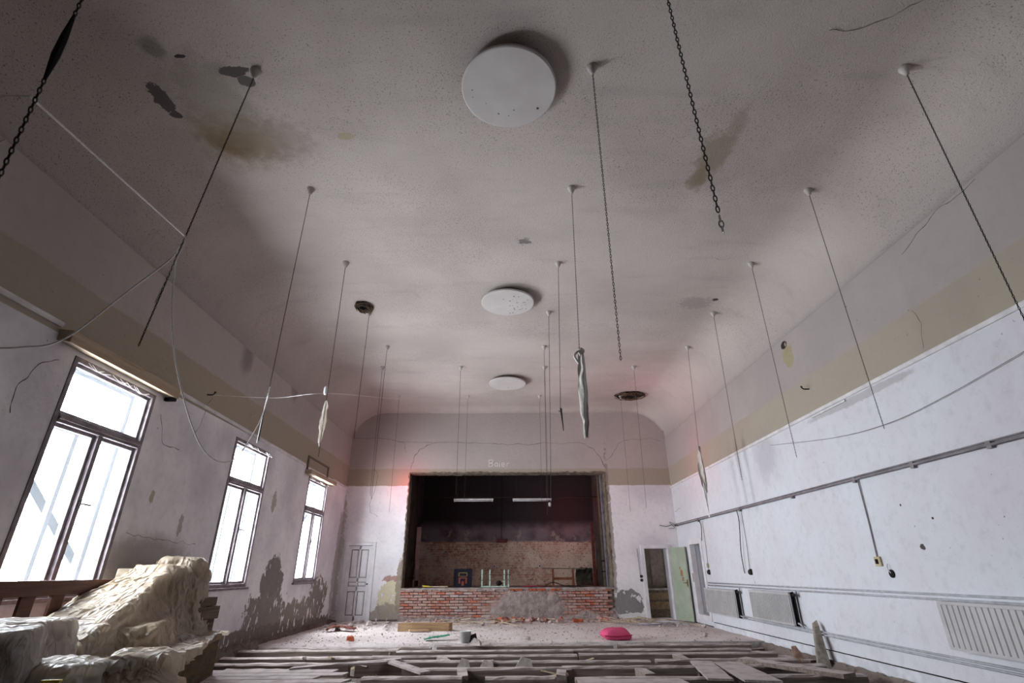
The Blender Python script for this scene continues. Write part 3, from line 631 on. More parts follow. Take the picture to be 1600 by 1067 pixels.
# ------------------------------------------------------------------ windows
def ring_frame(m, x0, x1, a, b, z0, z1, w_):
    m.span(x0, x1, a, a + w_, z0, z1); m.span(x0, x1, b - w_, b, z0, z1); m.span(x0, x1, a + w_, b - w_, z0, z0 + w_); m.span(x0, x1, a + w_, b - w_, z1 - w_, z1)
def window(n, a, b, z0, z1, label, zt=2.78, brace=None):
    t = root('window_%d' % n, (XL, (a + b) / 2, z0), label, 'window')
    m = MB(); ring_frame(m, XL - .10, XL + .012, a, b, z0, z1, .06); m.build('casing', mFrameW, t, bevel=.006)
    m = MB(); m.span(XL - .09, XL + .02, a + .06, b - .06, zt - .05, zt + .05); m.span(XL - .08, XL + .035, a + .06, b - .06, zt - .015, zt + .02); m.build('transom', mFrameW, t, bevel=.006)
    mid = (a + b) / 2
    m = MB(); m.span(XL - .085, XL + .012, mid - .035, mid + .035, z0 + .06, zt - .05); m.build('mullion', mFrameW, t, bevel=.006)
    for (p, q, c, e) in [(a + .06, b - .06, zt + .05, z1 - .06), (a + .06, mid - .035, z0 + .06, zt - .05), (mid + .035, b - .06, z0 + .06, zt - .05)]:
        m = MB(); ring_frame(m, XL - .075, XL - .03, p, q, c, e, .04); s = m.build('sash', mFrameW, t, bevel=.004)
        m = MB(); m.span(XL - .055, XL - .05, p + .04, q - .04, c + .04, e - .04); m.build('pane', mGlass, s)
    # outer casements of the box window
    m = MB(); ring_frame(m, XL - .34, XL - .28, a + .01, b - .01, z0 + .01, z1 - .01, .055); m.span(XL - .34, XL - .28, a + .06, b - .06, zt - .04, zt + .04); m.span(XL - .34, XL - .28, mid - .03, mid + .03, z0 + .06, zt - .04)
    m.build('outer_frame', simple('outer_frame_paint', '#4c5256', '#42484c', 6), t)
    m = MB(); m.span(XL - .12, XL + .05, a - .05, b + .05, z0 - .04, z0); m.build('sill', mFrameW, t, bevel=.006)
    m = MB(); m.span(XL + .012, XL + .03, mid - .012, mid + .012, 1.92, 2.02); m.tube([(XL + .03, mid, 1.97), (XL + .07, mid, 1.97), (XL + .075, mid + .1, 1.965)], .011); m.build('handle', mIron, t)
    # torn webbing left on the head of the casing
    m = MB()
    for k in range(7):
        y = a + .1 + (b - a - .2) * random.random(); m.tube(spline([(XL + .02, y, z1 - .02), (XL + .05, y + .1, z1 - .06 - random.random() * .04), (XL + .02, y + .22 + random.random() * .1, z1 - .03)], 5), .004, 4)
    m.build('torn_cord', mString, t)['kind'] = 'stuff'
    return t
window(1, *WINS[0], 'nearest tall white-lit window behind the dark wooden headboard', 2.80)
window(2, *WINS[1], 'middle tall window of the left wall beside the covered pile', 2.74)
window(3, *WINS[2], 'farthest tall window of the left wall near the corner', 2.68)
for i, (a, b, z0, z1) in enumerate(RWINS):
    t = root('window_%d' % (4 + i), ((a + b) / 2, YR, z0), ['left', 'right'][i] + ' window of the rear wall behind the camera', 'window')
    m = MB(); m.span(a, a + .07, YR - .1, YR + .01, z0, z1); m.span(b - .07, b, YR - .1, YR + .01, z0, z1); m.span(a, b, YR - .1, YR + .01, z0, z0 + .07); m.span(a, b, YR - .1, YR + .01, z1 - .07, z1); m.span((a + b) / 2 - .04, (a + b) / 2 + .04, YR - .1, YR + .01, z0, z1); m.build('casing', mFrameW, t)
    m = MB(); m.span(a + .07, b - .07, YR - .055, YR - .05, z0 + .07, z1 - .07); m.build('pane', mGlass, t)
mStrut = simple('weathered_strut', '#39434a', '#2f383e', 6)
for (y0, z0_, y1, z1_, lab) in [(5.0, 2.86, 7.35, .98, 'pale diagonal strut outside the nearest window'), (12.6, 1.4, 14.6, 2.9, 'pale diagonal strut outside the farthest window')]:
    m = MB(); m.bar((XL - TW - .035, y0, z0_), (XL - TW - .035, y1, z1_), .11, .06, (1, 0, 0)); tag(m.build('diagonal_strut', mStrut), lab, 'strut')
# curtain boards
t = thing('curtain_board', 'beige curtain board over the nearest window', 'board', (XL, 6.1, 3.55))
m = MB(); m.hexa([(XL, 5.05, 3.56), (XL + .16, 5.05, 3.53), (XL + .16, 7.05, 3.53), (XL, 7.05, 3.56), (XL, 5.05, 3.69), (XL + .16, 5.05, 3.67), (XL + .16, 7.05, 3.67), (XL, 7.05, 3.69)]); m.build('board_face', mBeigeBoard, t, bevel=.006)
m = MB(); m.span(XL, XL + .14, 6.98, 7.04, 3.49, 3.54); m.build('board_end', mDark, t)
t = thing('curtain_box', 'open beige curtain box above the farthest window', 'box', (XL, 13.4, 3.42))
m = MB(); m.span(XL, XL + .16, 12.55, 14.55, 3.44, 3.54); m.build('board_face', mBeigeBoard, t, bevel=.006)
m = MB(); m.span(XL + .0, XL + .03, 12.6, 12.66, 3.54, 3.85); m.span(XL, XL + .03, 14.1, 14.16, 3.54, 3.85); m.span(XL, XL + .03, 12.6, 14.16, 3.85, 3.89); m.build('box_frame', simple('grey_batten', '#80766c', '#6a6058', 8), t)
# mouldings under the beige band
t = root('trim_2', (XL, 8, 3.63), 'chipped white moulding along the left wall', 'trim')
for (a, b, za, zb) in [(-4, 5.05, 3.75, 3.735), (7.05, 12.5, 3.71, 3.645), (14.6, 16, 3.64, 3.62)]:
    m = MB()
    def f(u, v, a=a, b=b, za=za, zb=zb):
        pr = [(0, -.03), (.02, -.03), (.03, -.01), (.03, .015), (.015, .03), (0, .03)][round(v * 5)]; y = a + (b - a) * u
        return (XL + pr[0] + .004 * mnoise.noise(Vector((y * 6, v * 2, 0))), y, za + (zb - za) * u + pr[1])
    m.grid(f, int((b - a) * 12), 5); m.build('moulding', mPale, t)
t = root('trim_3', (XR, 8, 3.6), 'white moulding along the right wall', 'trim')
m = MB(); m.grid(lambda u, v: (XR - [0, .02, .03, .03, .015, 0][round(v * 5)] - .003 * mnoise.noise(Vector((u * 90, v * 2, 0))), -4 + 20 * u, 3.6 + [-.03, -.03, -.01, .015, .03, .03][round(v * 5)]), 240, 5); m.build('moulding', mPale, t)
m = MB(); m.span(XR - .025, XR, 7.2, 8.1, 3.53, 3.56); m.build('moulding_scrap', mPale, t)
# skirting of the right wall
m = MB(); m.grid(lambda u, v: (XR - [0.0, .022, .022, .0][round(v * 3)], -4 + 18.0 * u, [-.035, -.03, .105, .112][round(v * 3)] + (.012 * mnoise.noise(Vector((u * 120, 1, 0))) if v < .5 else 0)), 200, 3)
bb = structure(m.build('baseboard_right', simple('skirting_white', '#d8d9de', '#c4c4ca', 6)), 'white painted skirting along the right wall', 'baseboard')
m = MB(); m.grid(lambda u, v: (XR - .002 - .012 * (1 - v), -4 + 18 * u, .108 + .012 * v + .004 * mnoise.noise(Vector((u * 200, 0, 0)))), 300, 1); m.build('open_joint', mDark, bb)
m = MB()
m.grid(lambda u, v: (XR - .065 - .25 * (1 - v) ** 1.5 + .05 * mnoise.noise(Vector((u * 60, v * 4, 0))), 3 + 12.6 * u, -.2 + .19 * v + .03 * mnoise.noise(Vector((u * 90, v * 6, 2)))), 200, 8)
tag(m.build('rubble_bank', mDirt, None, True), 'bank of dirt and rubble along the foot of right wall', 'rubble', kind='stuff')
m = MB()
m.grid(lambda u, v: (XL + .065 + .22 * (1 - v) ** 1.5 + .05 * mnoise.noise(Vector((u * 60, v * 4, 7))), 6 + 9.9 * u, -.2 + .3 * v + .04 * mnoise.noise(Vector((u * 90, v * 6, 5)))), 160, 8)
tag(m.build('rubble_bank', mDirt, None, True), 'bank of dirt and rubble along the foot of left wall', 'rubble', kind='stuff')

# ------------------------------------------------------------------ doors
d1 = root('door_1', (-4.24, YE, 0), 'closed white panelled door left of the stage', 'door')
m = MB(); m.span(D1[0] - .07, D1[0] + .03, YE - .03, YE + .1, 0, D1[3] + .06); m.span(D1[1] - .03, D1[1] + .07, YE - .03, YE + .1, 0, D1[3] + .06); m.span(D1[0] + .03, D1[1] - .03, YE - .03, YE + .1, D1[3] - .02, D1[3] + .06); m.build('door_frame', mDoorW, d1, bevel=.006)
m = MB(); xs = [D1[0] + .03, D1[0] + .13, -4.27, -4.21, D1[1] - .13, D1[1] - .03]
m.span(xs[0], xs[5], YE + .035, YE + .06, .03, D1[3] - .03)
for (x0, x1) in ((xs[0], xs[1]), (xs[2], xs[3]), (xs[4], xs[5])): m.span(x0, x1, YE + .01, YE + .035, .03, D1[3] - .03)
for (z0, z1) in ((.03, .17), (.78, .9), (1.02, 1.12), (D1[3] - .13, D1[3] - .03)): m.span(xs[1], xs[4], YE + .01, YE + .035, z0, z1)
lf = m.build('door_leaf', mDoorW, d1, bevel=.005)
for (x0, x1) in ((xs[1], xs[2]), (xs[3], xs[4])):
    for (z0, z1) in ((.17, .78), (1.12, D1[3] - .13)):
        m = MB(); m.span(x0 + .035, x1 - .035, YE + .022, YE + .036, z0 + .035, z1 - .035); m.build('panel', mDoorW, lf, bevel=.008)
m = MB(); m.span(xs[1] + .03, xs[4] - .03, YE + .022, YE + .036, .92, 1.0); m.build('panel', mDoorW, lf, bevel=.006)
mGap = simple('groove_line_grey', '#8f8a8a', '#767070', 20, .95)  # dark strips drawn in the panel grooves and round the leaf
def gap_ring(x0, x1, z0, z1, y, w_, par):
    m = MB(); m.span(x0, x0 + w_, y, y + .004, z0, z1); m.span(x1 - w_, x1, y, y + .004, z0, z1); m.span(x0, x1, y, y + .004, z0, z0 + w_); m.span(x0, x1, y, y + .004, z1 - w_, z1); m.build('panel_joint', mGap, par)
for (x0, x1) in ((xs[1], xs[2]), (xs[3], xs[4])):
    for (z0, z1) in ((.17, .78), (1.12, D1[3] - .13)): gap_ring(x0 + .002, x1 - .002, z0 + .002, z1 - .002, YE + .030, .02, lf)
gap_ring(xs[1] + .002, xs[4] - .002, .902, 1.018, YE + .030, .016, lf)
gap_ring(xs[0] - .004, xs[5] + .004, .025, D1[3] - .022, YE + .012, .016, lf)
m = MB(); m.lathe([(.012, 0), (.012, .04), (.024, .05), (.024, .07), (.012, .08)], (xs[5] - .05, YE + .01, .96), 12, Matrix.Rotation(PI / 2, 3, 'X')); m.build('knob', mSteel, lf, True)
m = MB(); m.span(D1[0], D1[1], YE + .2, YE + .3, 0, D1[3]); m.build('leak_blocker', mDark, d1)  # unseen slab added behind the leaf to stop sky light leaking in
d2 = root('door_2', (4.36, YE, 0), 'doorway right of the stage with sage green leaf standing open', 'door')
m = MB(); m.span(D2[0] - .09, D2[0] + .02, YE - .03, YE + TW, 0, D2[3] + .08); m.span(D2[1] - .02, D2[1] + .07, YE - .03, YE + TW, 0, D2[3] + .08); m.span(D2[0] + .02, D2[1] - .02, YE - .03, YE + TW, D2[3] - .02, D2[3] + .08); m.build('door_frame', mDoorW, d2, bevel=.006)
hx, hy = 4.76, YE - .05; ang = math.atan2(-.67, .22)
Rz = Matrix.Rotation(ang, 3, 'Z')
def lfb(mb, u0, u1, v0, v1, z0, z1): mb.hexa([V3(hx, hy, 0) + Rz @ V3(*q) for q in [(u0, v0, z0), (u1, v0, z0), (u1, v1, z0), (u0, v1, z0), (u0, v0, z1), (u1, v0, z1), (u1, v1, z1), (u0, v1, z1)]])
m = MB(); lfb(m, 0, .71, -.02, .02, .02, 1.87); lf = m.build('door_leaf', mGreen, d2, bevel=.004)
m = MB()
for sd in (-.024, .02):
    for (u0, u1, z0, z1) in [(.06, .075, .1, 1.8), (.63, .645, .1, 1.8), (.075, .63, .1, .115), (.075, .63, 1.785, 1.8), (.075, .63, .2, .21)]: lfb(m, u0, u1, sd, sd + .004, z0, z1)
m.build('beading', mGreen, lf)
m = MB(); lfb(m, .40, .5, -.026, -.018, 1.12, 1.28); lfb(m, .45, .53, -.026, -.018, 1.0, 1.1); lfb(m, .38, .42, -.026, -.018, 1.3, 1.36); m.build('peeled_patch', simple('bare_door_wood', '#a5805c', '#8a6646', 20), lf)
m = MB(); lfb(m, .64, .69, -.03, -.02, .86, 1.04); m.tube([V3(hx, hy, .96) + Rz @ V3(.66, -.03, 0), V3(hx, hy, .96) + Rz @ V3(.66, -.08, 0), V3(hx, hy, .96) + Rz @ V3(.56, -.085, 0)], .01); m.build('handle', simple('worn_brass', '#8a6f4a', '#6b5236', 20, .5, .4, .5), lf)
m = MB(); m.span(D2[0] - .02, D2[1] + .02, YE - .06, YE + TW, -.08, .01); m.build('threshold', mConcrete, d2)
# small room behind it
mBR = simple('brown_back_room_plaster', '#8f8272', '#6c6054', 3, .95)
for nm, sp, lab in [('wall_back_room', (3.6, 5.6, 18.4, 18.6, -.1, 2.6), 'brown stained rear wall of the dark back room'), ('wall_back_room_left', (3.5, 3.62, YE + TW, 18.6, -.1, 2.6), 'brown stained left wall of the dark back room'), ('wall_back_room_right', (5.5, 5.62, YE + TW, 18.6, -.1, 2.6), 'brown stained right wall of the dark back room'), ('ceiling_back_room', (3.5, 5.62, YE + TW, 18.6, 2.5, 2.6), 'ceiling of the dark back room')]:
    m = MB(); m.span(*sp); structure(m.build(nm, mBR), lab, nm.split('_')[0])
m = MB(); m.span(3.5, 5.62, YE + TW, 18.6, -.12, -.02); structure(m.build('floor_back_room', mDirt), 'floor of the dark room behind the green door', 'floor')
for (x, wd, mat, lab) in [(4.33, .22, simple('beige_paper', '#b5a890', '#8f8570', 4), 'pale stained strip of wallpaper in the dark back room'), (4.98, .4, simple('pinkish_paper', '#a08d86', '#7f6c64', 9), 'pinkish flaking strip of wallpaper in the dark back room')]:
    m = MB(); m.grid(lambda u, v: (x - wd / 2 + wd * u, 18.36 + .015 * mnoise.noise(Vector((u * 3, v * 6, x))), .85 + 1.5 * v), 6, 20); tag(m.build('wallpaper_strip', mat, solid=.02), lab, 'wallpaper')
t = thing('counter', 'low dark counter with a pale top in the back room', 'counter', (4.6, 17.6, -.02))
m = MB(); m.span(3.75, 5.45, 17.45, 18.1, -.02, .72); m.build('counter_body', mCrate, t); m = MB(); m.span(3.7, 5.5, 17.38, 18.12, .72, .78); m.build('counter_top', mConcrete, t, bevel=.006)
for z in (.2, .45): m = MB(); m.span(3.75, 5.45, 17.42, 17.45, z, z + .2); m.build('board', mPly, t)
d3 = root('door_3', (XR, 14.58, .13), 'narrow grey door set back in the right wall', 'door')
m = MB(); ring_frame(m, XR - .03, XR + .12, D3[0] - .11, D3[1] + .11, D3[2] - .02, D3[3] + .1, .125); m.build('door_frame', mDoorW, d3, bevel=.008)
m = MB(); m.span(XR + .2, XR + .24, D3[0] - .05, D3[1] + .05, D3[2] - .05, D3[3] + .05); lf = m.build('door_leaf', mGreyDoor, d3)
m = MB(); m.span(XR + .19, XR + .2, D3[0] + .05, D3[0] + .09, .9, 1.1); m.build('handle_plate', mSteel, lf)
m = MB(); m.span(XR - .036, XR - .028, D3[1] + .0, D3[1] + .05, .98, 1.2); m.build('peeled_patch', MATS['bare_door_wood'], d3)
# brick footing below the green door
m = MB(); m.span(3.08, 5.04, YE - .03, YE + .02, -.12, .0); ft = structure(m.build('baseboard_front', simple('old_mortar2', '#8c7d76', '#6f625c', 12, .95)), 'low brick footing below the right doorway', 'baseboard')
for k in range(7):
    o = bpy.data.objects.new('brick', BR[k % 5]); COL.objects.link(o); o.parent = ft; o.location = V3(3.22 + k * .256, YE - .03, -.035) - LOC[ft.name]

# ------------------------------------------------------------------ pipes and wiring of the right wall
def pipe(name, pts, r_, mat, label, cat='pipe', clips=(), group=None):
    t = thing(name, label, cat, pts[0], group); m = MB(); m.tube(pts, r_, 8); m.build('pipe_run', mat, t, True)
    for (y, z) in clips: m = MB(); m.span(XR - .05, XR, y - .03, y + .03, z - .035, z + .035); m.build('clip', mat, t)
    return t
pipe('conduit_pipe', [(XR - .035, 16, 2.475), (XR - .035, 8, 2.44), (XR - .035, 0, 2.39)], .017, mConduit, 'grey conduit along the right wall at half height', clips=[(14, 2.455), (11.4, 2.445), (9.2, 2.43), (7.45, 2.425), (6.3, 2.42), (5.2, 2.42)])
pipe('conduit_pipe', [(XR - .02, 16, 2.52), (XR - .02, 8, 2.475), (XR - .02, 0, 2.43)], .010, mConduit, 'thin second cable just above the grey conduit on right wall', 'cable')
pipe('heating_pipe', [(XR - .05, 13.9, .985), (XR - .05, 0, .985)], .013, mPipe, 'upper of two thin heating pipes running above the radiators')
pipe('heating_pipe', [(XR - .05, 13.9, .93), (XR - .05, 0, .935)], .013, mPipe, 'lower of two thin heating pipes running above the radiators')
pipe('heating_pipe', [(XR - .05, 13.9, .39), (XR - .05, 9, .355), (XR - .05, 0, .33)], .013, mPipe, 'upper of two return pipes running below the radiators')
pipe('heating_pipe', [(XR - .05, 13.9, .35), (XR - .05, 9, .315), (XR - .05, 0, .29)], .013, mPipe, 'lower of two return pipes running below the radiators')
def cable(pts, r_, label, mat=mDark): 
    m = MB(); m.tube(spline(pts, 6), r_, 5); return tag(m.build('wall_cable', mat), label, 'cable')
cable([(XR - .04, 13.95, 2.46), (XR - .03, 13.85, 2.3), (XR - .05, 13.9, 1.95)], .009, 'short black cable hanging from conduit beside the grey door')
cable([(XR - .02, 13.75, 2.42), (XR - .02, 13.77, 1.8), (XR - .02, 13.83, 1.28)], .006, 'thin grey cable down to the socket beside the grey door', mConduit)
cable([(XR - .04, 11.55, 2.44), (XR - .05, 11.5, 2.2), (XR - .06, 11.65, 1.6), (XR - .03, 11.72, 1.2)], .009, 'black loose cable dangling above the farthest radiator')
cable([(XR - .02, 11.38, 2.42), (XR - .02, 11.4, 1.8), (XR - .02, 11.47, 1.28)], .006, 'thin grey cable down to the socket above farthest radiators', mConduit)
cable([(XR - .02, 7.4, 2.42), (XR - .015, 7.42, 1.9), (XR - .015, 7.45, 1.4)], .009, 'straight grey cable down to the square beige switch', mConduit)
for (y, z, lab) in [(13.82, 1.22, 'round black socket beside the grey door'), (11.46, 1.22, 'round black socket above the middle and farthest radiators')]:
    t = thing('round_socket', lab, 'socket', (XR, y, z)); R90 = Matrix.Rotation(-PI / 2, 3, 'Y')
    m = MB(); m.lathe([(.055, 0), (.055, .03), (.04, .055), (.03, .05)], (XR, y, z), 16, R90); m.build('socket_cap', mIron, t, True)
    m = MB(); m.span(XR - .02, XR, y - .05, y + .05, z - .05, z + .06); m.build('back_plate', mDark, t)
m = MB(); m.span(XR - .03, XR, 13.8, 13.88, 1.32, 1.42); tag(m.build('junction_box', simple('olive_box', '#9c9a72', '#85835e', 9)), 'small olive junction box above the socket beside grey door', 'box')
t = thing('light_switch', 'square beige switch under the straight grey cable', 'switch', (XR, 7.45, 1.29))
m = MB(); m.span(XR - .03, XR, 7.39, 7.51, 1.29, 1.41); m.build('switch_plate', simple('beige_bakelite', '#cbbf9f', '#b3a685', 9), t, bevel=.005)
m = MB(); m.span(XR - .045, XR - .03, 7.43, 7.47, 1.32, 1.38); m.build('rocker', mDark, t)
t = thing('broken_socket', 'torn out socket hole right of the beige switch', 'socket', (XR, 7.26, 1.15))
m = MB(); m.lathe([(.05, 0), (.05, .015), (.035, .02)], (XR, 7.26, 1.2), 14, Matrix.Rotation(-PI / 2, 3, 'Y')); m.build('hole_rim', mDark, t)
m = MB(); m.tube(spline([(XR - .01, 7.26, 1.2), (XR - .04, 7.27, 1.26), (XR - .02, 7.28, 1.32)], 5), .007, 5); m.build('wire_stub', mPale, t)
t = thing('door_switch', 'pair of dark switches left of the green door', 'switch', (3.86, YE, 1.0))
for z in (1.02, 1.12): m = MB(); m.lathe([(.04, 0), (.04, .025), (.02, .045)], (3.86, YE, z), 14, Matrix.Rotation(PI / 2, 3, 'X')); m.build('switch_cap', mIron, t, True)
m = MB(); m.tube([(3.83, YE - .012, 1.16), (3.80, YE - .012, 1.85)], .012, 6); m.build('feed_pipe', mPipe, t)
cable([(XR - .06, 15.6, 2.44), (4.9, 15.9, 2.5), (4.75, YE - .03, 2.46), (4.55, YE - .02, 2.5)], .008, 'frayed cable end bending round the corner above the green door')
cable([(XR - .04, 15.9, 2.5), (4.85, YE - .04, 2.58), (4.98, YE - .05, 2.42), (4.8, YE - .03, 2.4)], .006, 'thin curled wire in the corner above the green door')

# ------------------------------------------------------------------ radiators
def radiator(y0, y1, z0, z1, label, pitch, sep):
    t = thing('radiator', label, 'radiator', (XR - .1, (y0 + y1) / 2, z0), 'panel radiators along the right wall')
    xf = XR - .15; n = max(6, int((y1 - y0) / pitch)); pt = (y1 - y0) / n
    for (x0, x1, nm) in ((xf, xf + .025, 'front_panel'), (XR - .055, XR - .03, 'rear_panel')):
        m = MB(); m.span(x0 + .008, x1, y0, y1, z0, z1)
        if nm == 'front_panel' and not sep:
            for k in range(n): m.span(x0 - .012, x0 + .01, y0 + (k + .2) * pt, y0 + (k + .8) * pt, z0 + .03, z1 - .045)
            m.span(x0 - .012, x0 + .01, y0, y1, z1 - .03, z1); m.span(x0 - .012, x0 + .01, y0, y1, z0, z0 + .02)
        p = m.build(nm, mRad, t)
        if nm == 'front_panel' and sep:
            me = bpy.data.meshes.new('rib'); q = MB(); hw = pt * .47
            q.add([(0, -hw, 0), (0, hw, 0), (-.012, hw - .008, 0), (-.012, -hw + .008, 0), (0, -hw, z1 - z0 - .06), (0, hw, z1 - z0 - .06), (-.012, hw - .008, z1 - z0 - .065), (-.012, -hw + .008, z1 - z0 - .065)], [(0, 3, 2, 1), (4, 5, 6, 7), (0, 1, 5, 4), (1, 2, 6, 5), (2, 3, 7, 6), (3, 0, 4, 7)])
            me.from_pydata(q.v, [], q.f); me.update(); me.materials.append(mRad)
            for k in range(n):
                o = bpy.data.objects.new('rib', me); COL.objects.link(o); o.parent = p; o.location = V3(x0 + .008, y0 + (k + .5) * pt, z0 + .03) - LOC[p.name]
    m = MB(); m.span(xf + .035, xf + .05, y0 - .002, y0 + .03, z0 - .005, z1 + .005); m.span(xf + .065, xf + .085, y0 - .004, y0 + .03, z0 - .01, z1 + .01); m.build('end_gap_shade', mDark, t)  # dark bars standing in for the shaded gaps between the panels
    m = MB(); m.span(xf + .03, XR - .06, y0 + .02, y1, z1 - .012, z1 - .002); m.build('top_grille', mDark, t)
    m = MB(); m.tube([(xf + .06, y0 + .01, z1 - .04), (xf + .06, y0 - .05, z1 - .035), (XR - .05, y0 - .06, z1 + .01), (XR - .05, y0 - .06, .94)], .014, 6); m.build('connection', mPipe, t, True); m = MB(); m.tube([(xf + .06, y0 + .01, z0 + .04), (xf + .06, y0 - .06, z0 + .03), (XR - .05, y0 - .12, .36)], .014, 6); m.build('connection', mPipe, t, True)
    m = MB(); m.lathe([(.02, 0), (.026, .01), (.026, .05), (.018, .06)], (xf + .06, y0 - .02, z1 - .04), 10, Matrix.Rotation(PI / 2, 3, 'X')); m.build('valve', mIron, t, True)
    for y in (y0 + .25, y1 - .25): m = MB(); m.span(XR - .03, XR, y - .02, y + .02, z0 + .1, z1 - .1); m.build('bracket', mSteel, t)
radiator(12.15, 13.95, .34, .87, 'farthest panel radiator, next to the grey door', .07, False)
radiator(9.8, 11.4, .39, .90, 'middle ribbed radiator of the right wall', .058, False)
radiator(4.25, 6.47, .44, .92, 'nearest large ribbed radiator at the right edge', .075, True)

# broken stump by the middle radiator
m = MB(); m.hexa([(4.72, 9.0, -.12), (4.9, 8.95, -.12), (4.95, 9.12, -.12), (4.78, 9.15, -.12), (4.9, 9.2, .42), (4.97, 9.18, .45), (5.0, 9.27, .52), (4.92, 9.28, .47)])
tag(m.build('splintered_post', simple('ashen_wood', '#9c9389', '#756c63', 14, .95)), 'splintered grey post leaning on the wall by middle radiator', 'post')
m = MB(); m.hexa([(4.55, 9.35, -.1), (4.75, 9.3, -.1), (4.78, 9.42, -.1), (4.6, 9.45, -.1), (4.62, 9.5, .12), (4.68, 9.48, .14), (4.72, 9.56, .13), (4.64, 9.56, .12)])
tag(m.build('splintered_stump', simple('reddish_stump', '#9a7d70', '#7a5f54', 14, .95)), 'short reddish stump at the foot of splintered post', 'stump')

# ------------------------------------------------------------------ ceiling discs
for (y, lab) in [(3.88, 'nearest and largest white ceiling disc'), (8.66, 'middle white ceiling disc with dark flaked spots'), (13.3, 'farthest white ceiling disc, before the stage')]:
    t = thing('ceiling_disc', lab, 'ceiling disc', (.03, y, ZC - .14), 'round discs under the ceiling')
    z = ZC - .115
    m = MB(); m.lathe([(.498, z + .035), (.51, z + .03), (.51, z), (.497, z - .008), (.3, z - .010), (.02, z - .011)], (.03, y, 0), 64); dsc = m.build('disc_plate', mDisc, t)
    m = MB(); m.lathe([(.40, z + .03), (.40, ZC + .02)], (.03, y, 0), 40); m.build('neck', simple('grimy_neck', '#6b6461', '#4a4442', 14), t)
    m = MB()
    for k in range(28 if y > 8 and y < 9 else (7 if y < 8 else 3)):
        a = random.gauss(.3, .9) if 8 < y < 9 else random.uniform(0, 2 * PI); rr = math.sqrt(random.random()) * .45
        cx_, cy_ = .03 + rr * math.cos(a), y + rr * math.sin(a); n = 6; q = random.uniform(.006, .02)
        zz = z - .0125
        m.add([(cx_ + q * random.uniform(.5, 1.3) * math.cos(2 * PI * i / n), cy_ + q * random.uniform(.5, 1.3) * math.sin(2 * PI * i / n), zz) for i in range(n)], [tuple(range(n))])
    m.build('flaked_spot', simple('flake_grey', '#5e5856', '#453f3d', 14), dsc)['kind'] = 'stuff'
# holes with bared lath
for (x, y, rx, ry, lab) in [(-2.84, 8.97, .18, .22, 'small ragged hole with bared lath left of middle disc'), (3.72, 14.6, .46, .40, 'large dark nest of torn lath before the stage, right side')]:
    t = thing('ceiling_hole', lab, 'hole', (x, y, ZC - .03)); m = MB()
    m.add([(x + rx * math.cos(2 * PI * k / 26) * random.uniform(.85, 1.05), y + ry * math.sin(2 * PI * k / 26) * random.uniform(.85, 1.05), ZC - .02) for k in range(26)], [tuple(range(26))]); m.build('hole_back', mDark, t)
    m = MB()
    for k in range(46):
        a = random.uniform(0, 2 * PI); b = a + random.uniform(.5, 1.8); rr = random.uniform(.35, 1.05)
        m.tube(spline([(x + rx * rr * math.cos(a + (b - a) * s), y + ry * rr * math.sin(a + (b - a) * s), ZC - .03 - random.uniform(0, .05)) for s in (0, .5, 1)], 3), random.uniform(.005, .012), 4)
    m.build('torn_lath', mLath, t)['kind'] = 'stuff'
# ------------------------------------------------------------------ hanging chains
def link_verts(p, d, x, L, wd, r_):
    y = d.cross(x); n = 8; V = []; F = []
    for k in range(n):
        a = 2 * PI * k / n; c = p + d * (L / 2 * math.cos(a)) + x * (wd / 2 * math.sin(a)); o = (d * math.cos(a) + x * math.sin(a)).normalized()
        for q in range(3): b = 2 * PI * q / 3; V.append(c + (o * math.cos(b) + y * math.sin(b)) * r_)
    for k in range(n):
        for q in range(3): F.append((k * 3 + q, k * 3 + (q + 1) % 3, ((k + 1) % n) * 3 + (q + 1) % 3, ((k + 1) % n) * 3 + q))
    return V, F
def chain_mesh(m, a, b, L=.042, wd=.022, r_=.0042):
    a, b = Vector(a), Vector(b); d = (b - a).normalized(); n = int((b - a).length / (L * .78)); x = d.cross(Vector((.3, 1, .1))).normalized(); y = d.cross(x)
    for k in range(n): m.add(*link_verts(a + d * (k + .5) * L * .78, d, x if k % 2 else y, L, wd, r_))
def ceil_z(x):
    e = min(x - XL, XR - x); return ZC if e >= RC else ZS + math.sqrt(max(0, RC * RC - (RC - e) ** 2))
def pendant(x, y, bot, label, fat=1.0, hook=False, cup=True):
    zt = ceil_z(x) - .005; t = thing('hanging_chain', label, 'chain', bot, 'chains hanging from the ceiling')
    if cup: m = MB(); m.lathe([(.055, zt + .02), (.055, zt - .01), (.035, zt - .05), (.022, zt - .09), (.01, zt - .1)], (x, y, 0), 14); m.build('ceiling_cup', simple('grubby_cup', '#cdc6c1', '#b5ada8', 12), t, True)
    m = MB(); chain_mesh(m, (x, y, zt - .08 if cup else zt), bot, .036 * fat, .0125 * fat, .0034 * fat); m.build('chain_links', mIron, t)
    if hook: m = MB(); b = Vector(bot); m.tube(spline([b, b + V3(.02, 0, -.03), b + V3(.0, 0, -.06), b + V3(-.03, 0, -.04)], 5), .008, 6); m.build('hook', mSteel, t)
    return t
COLN = {'l': 'left', 'm': 'middle', 'r': 'right'}; NTH = ['first', 'second', 'third', 'fourth', 'fifth']
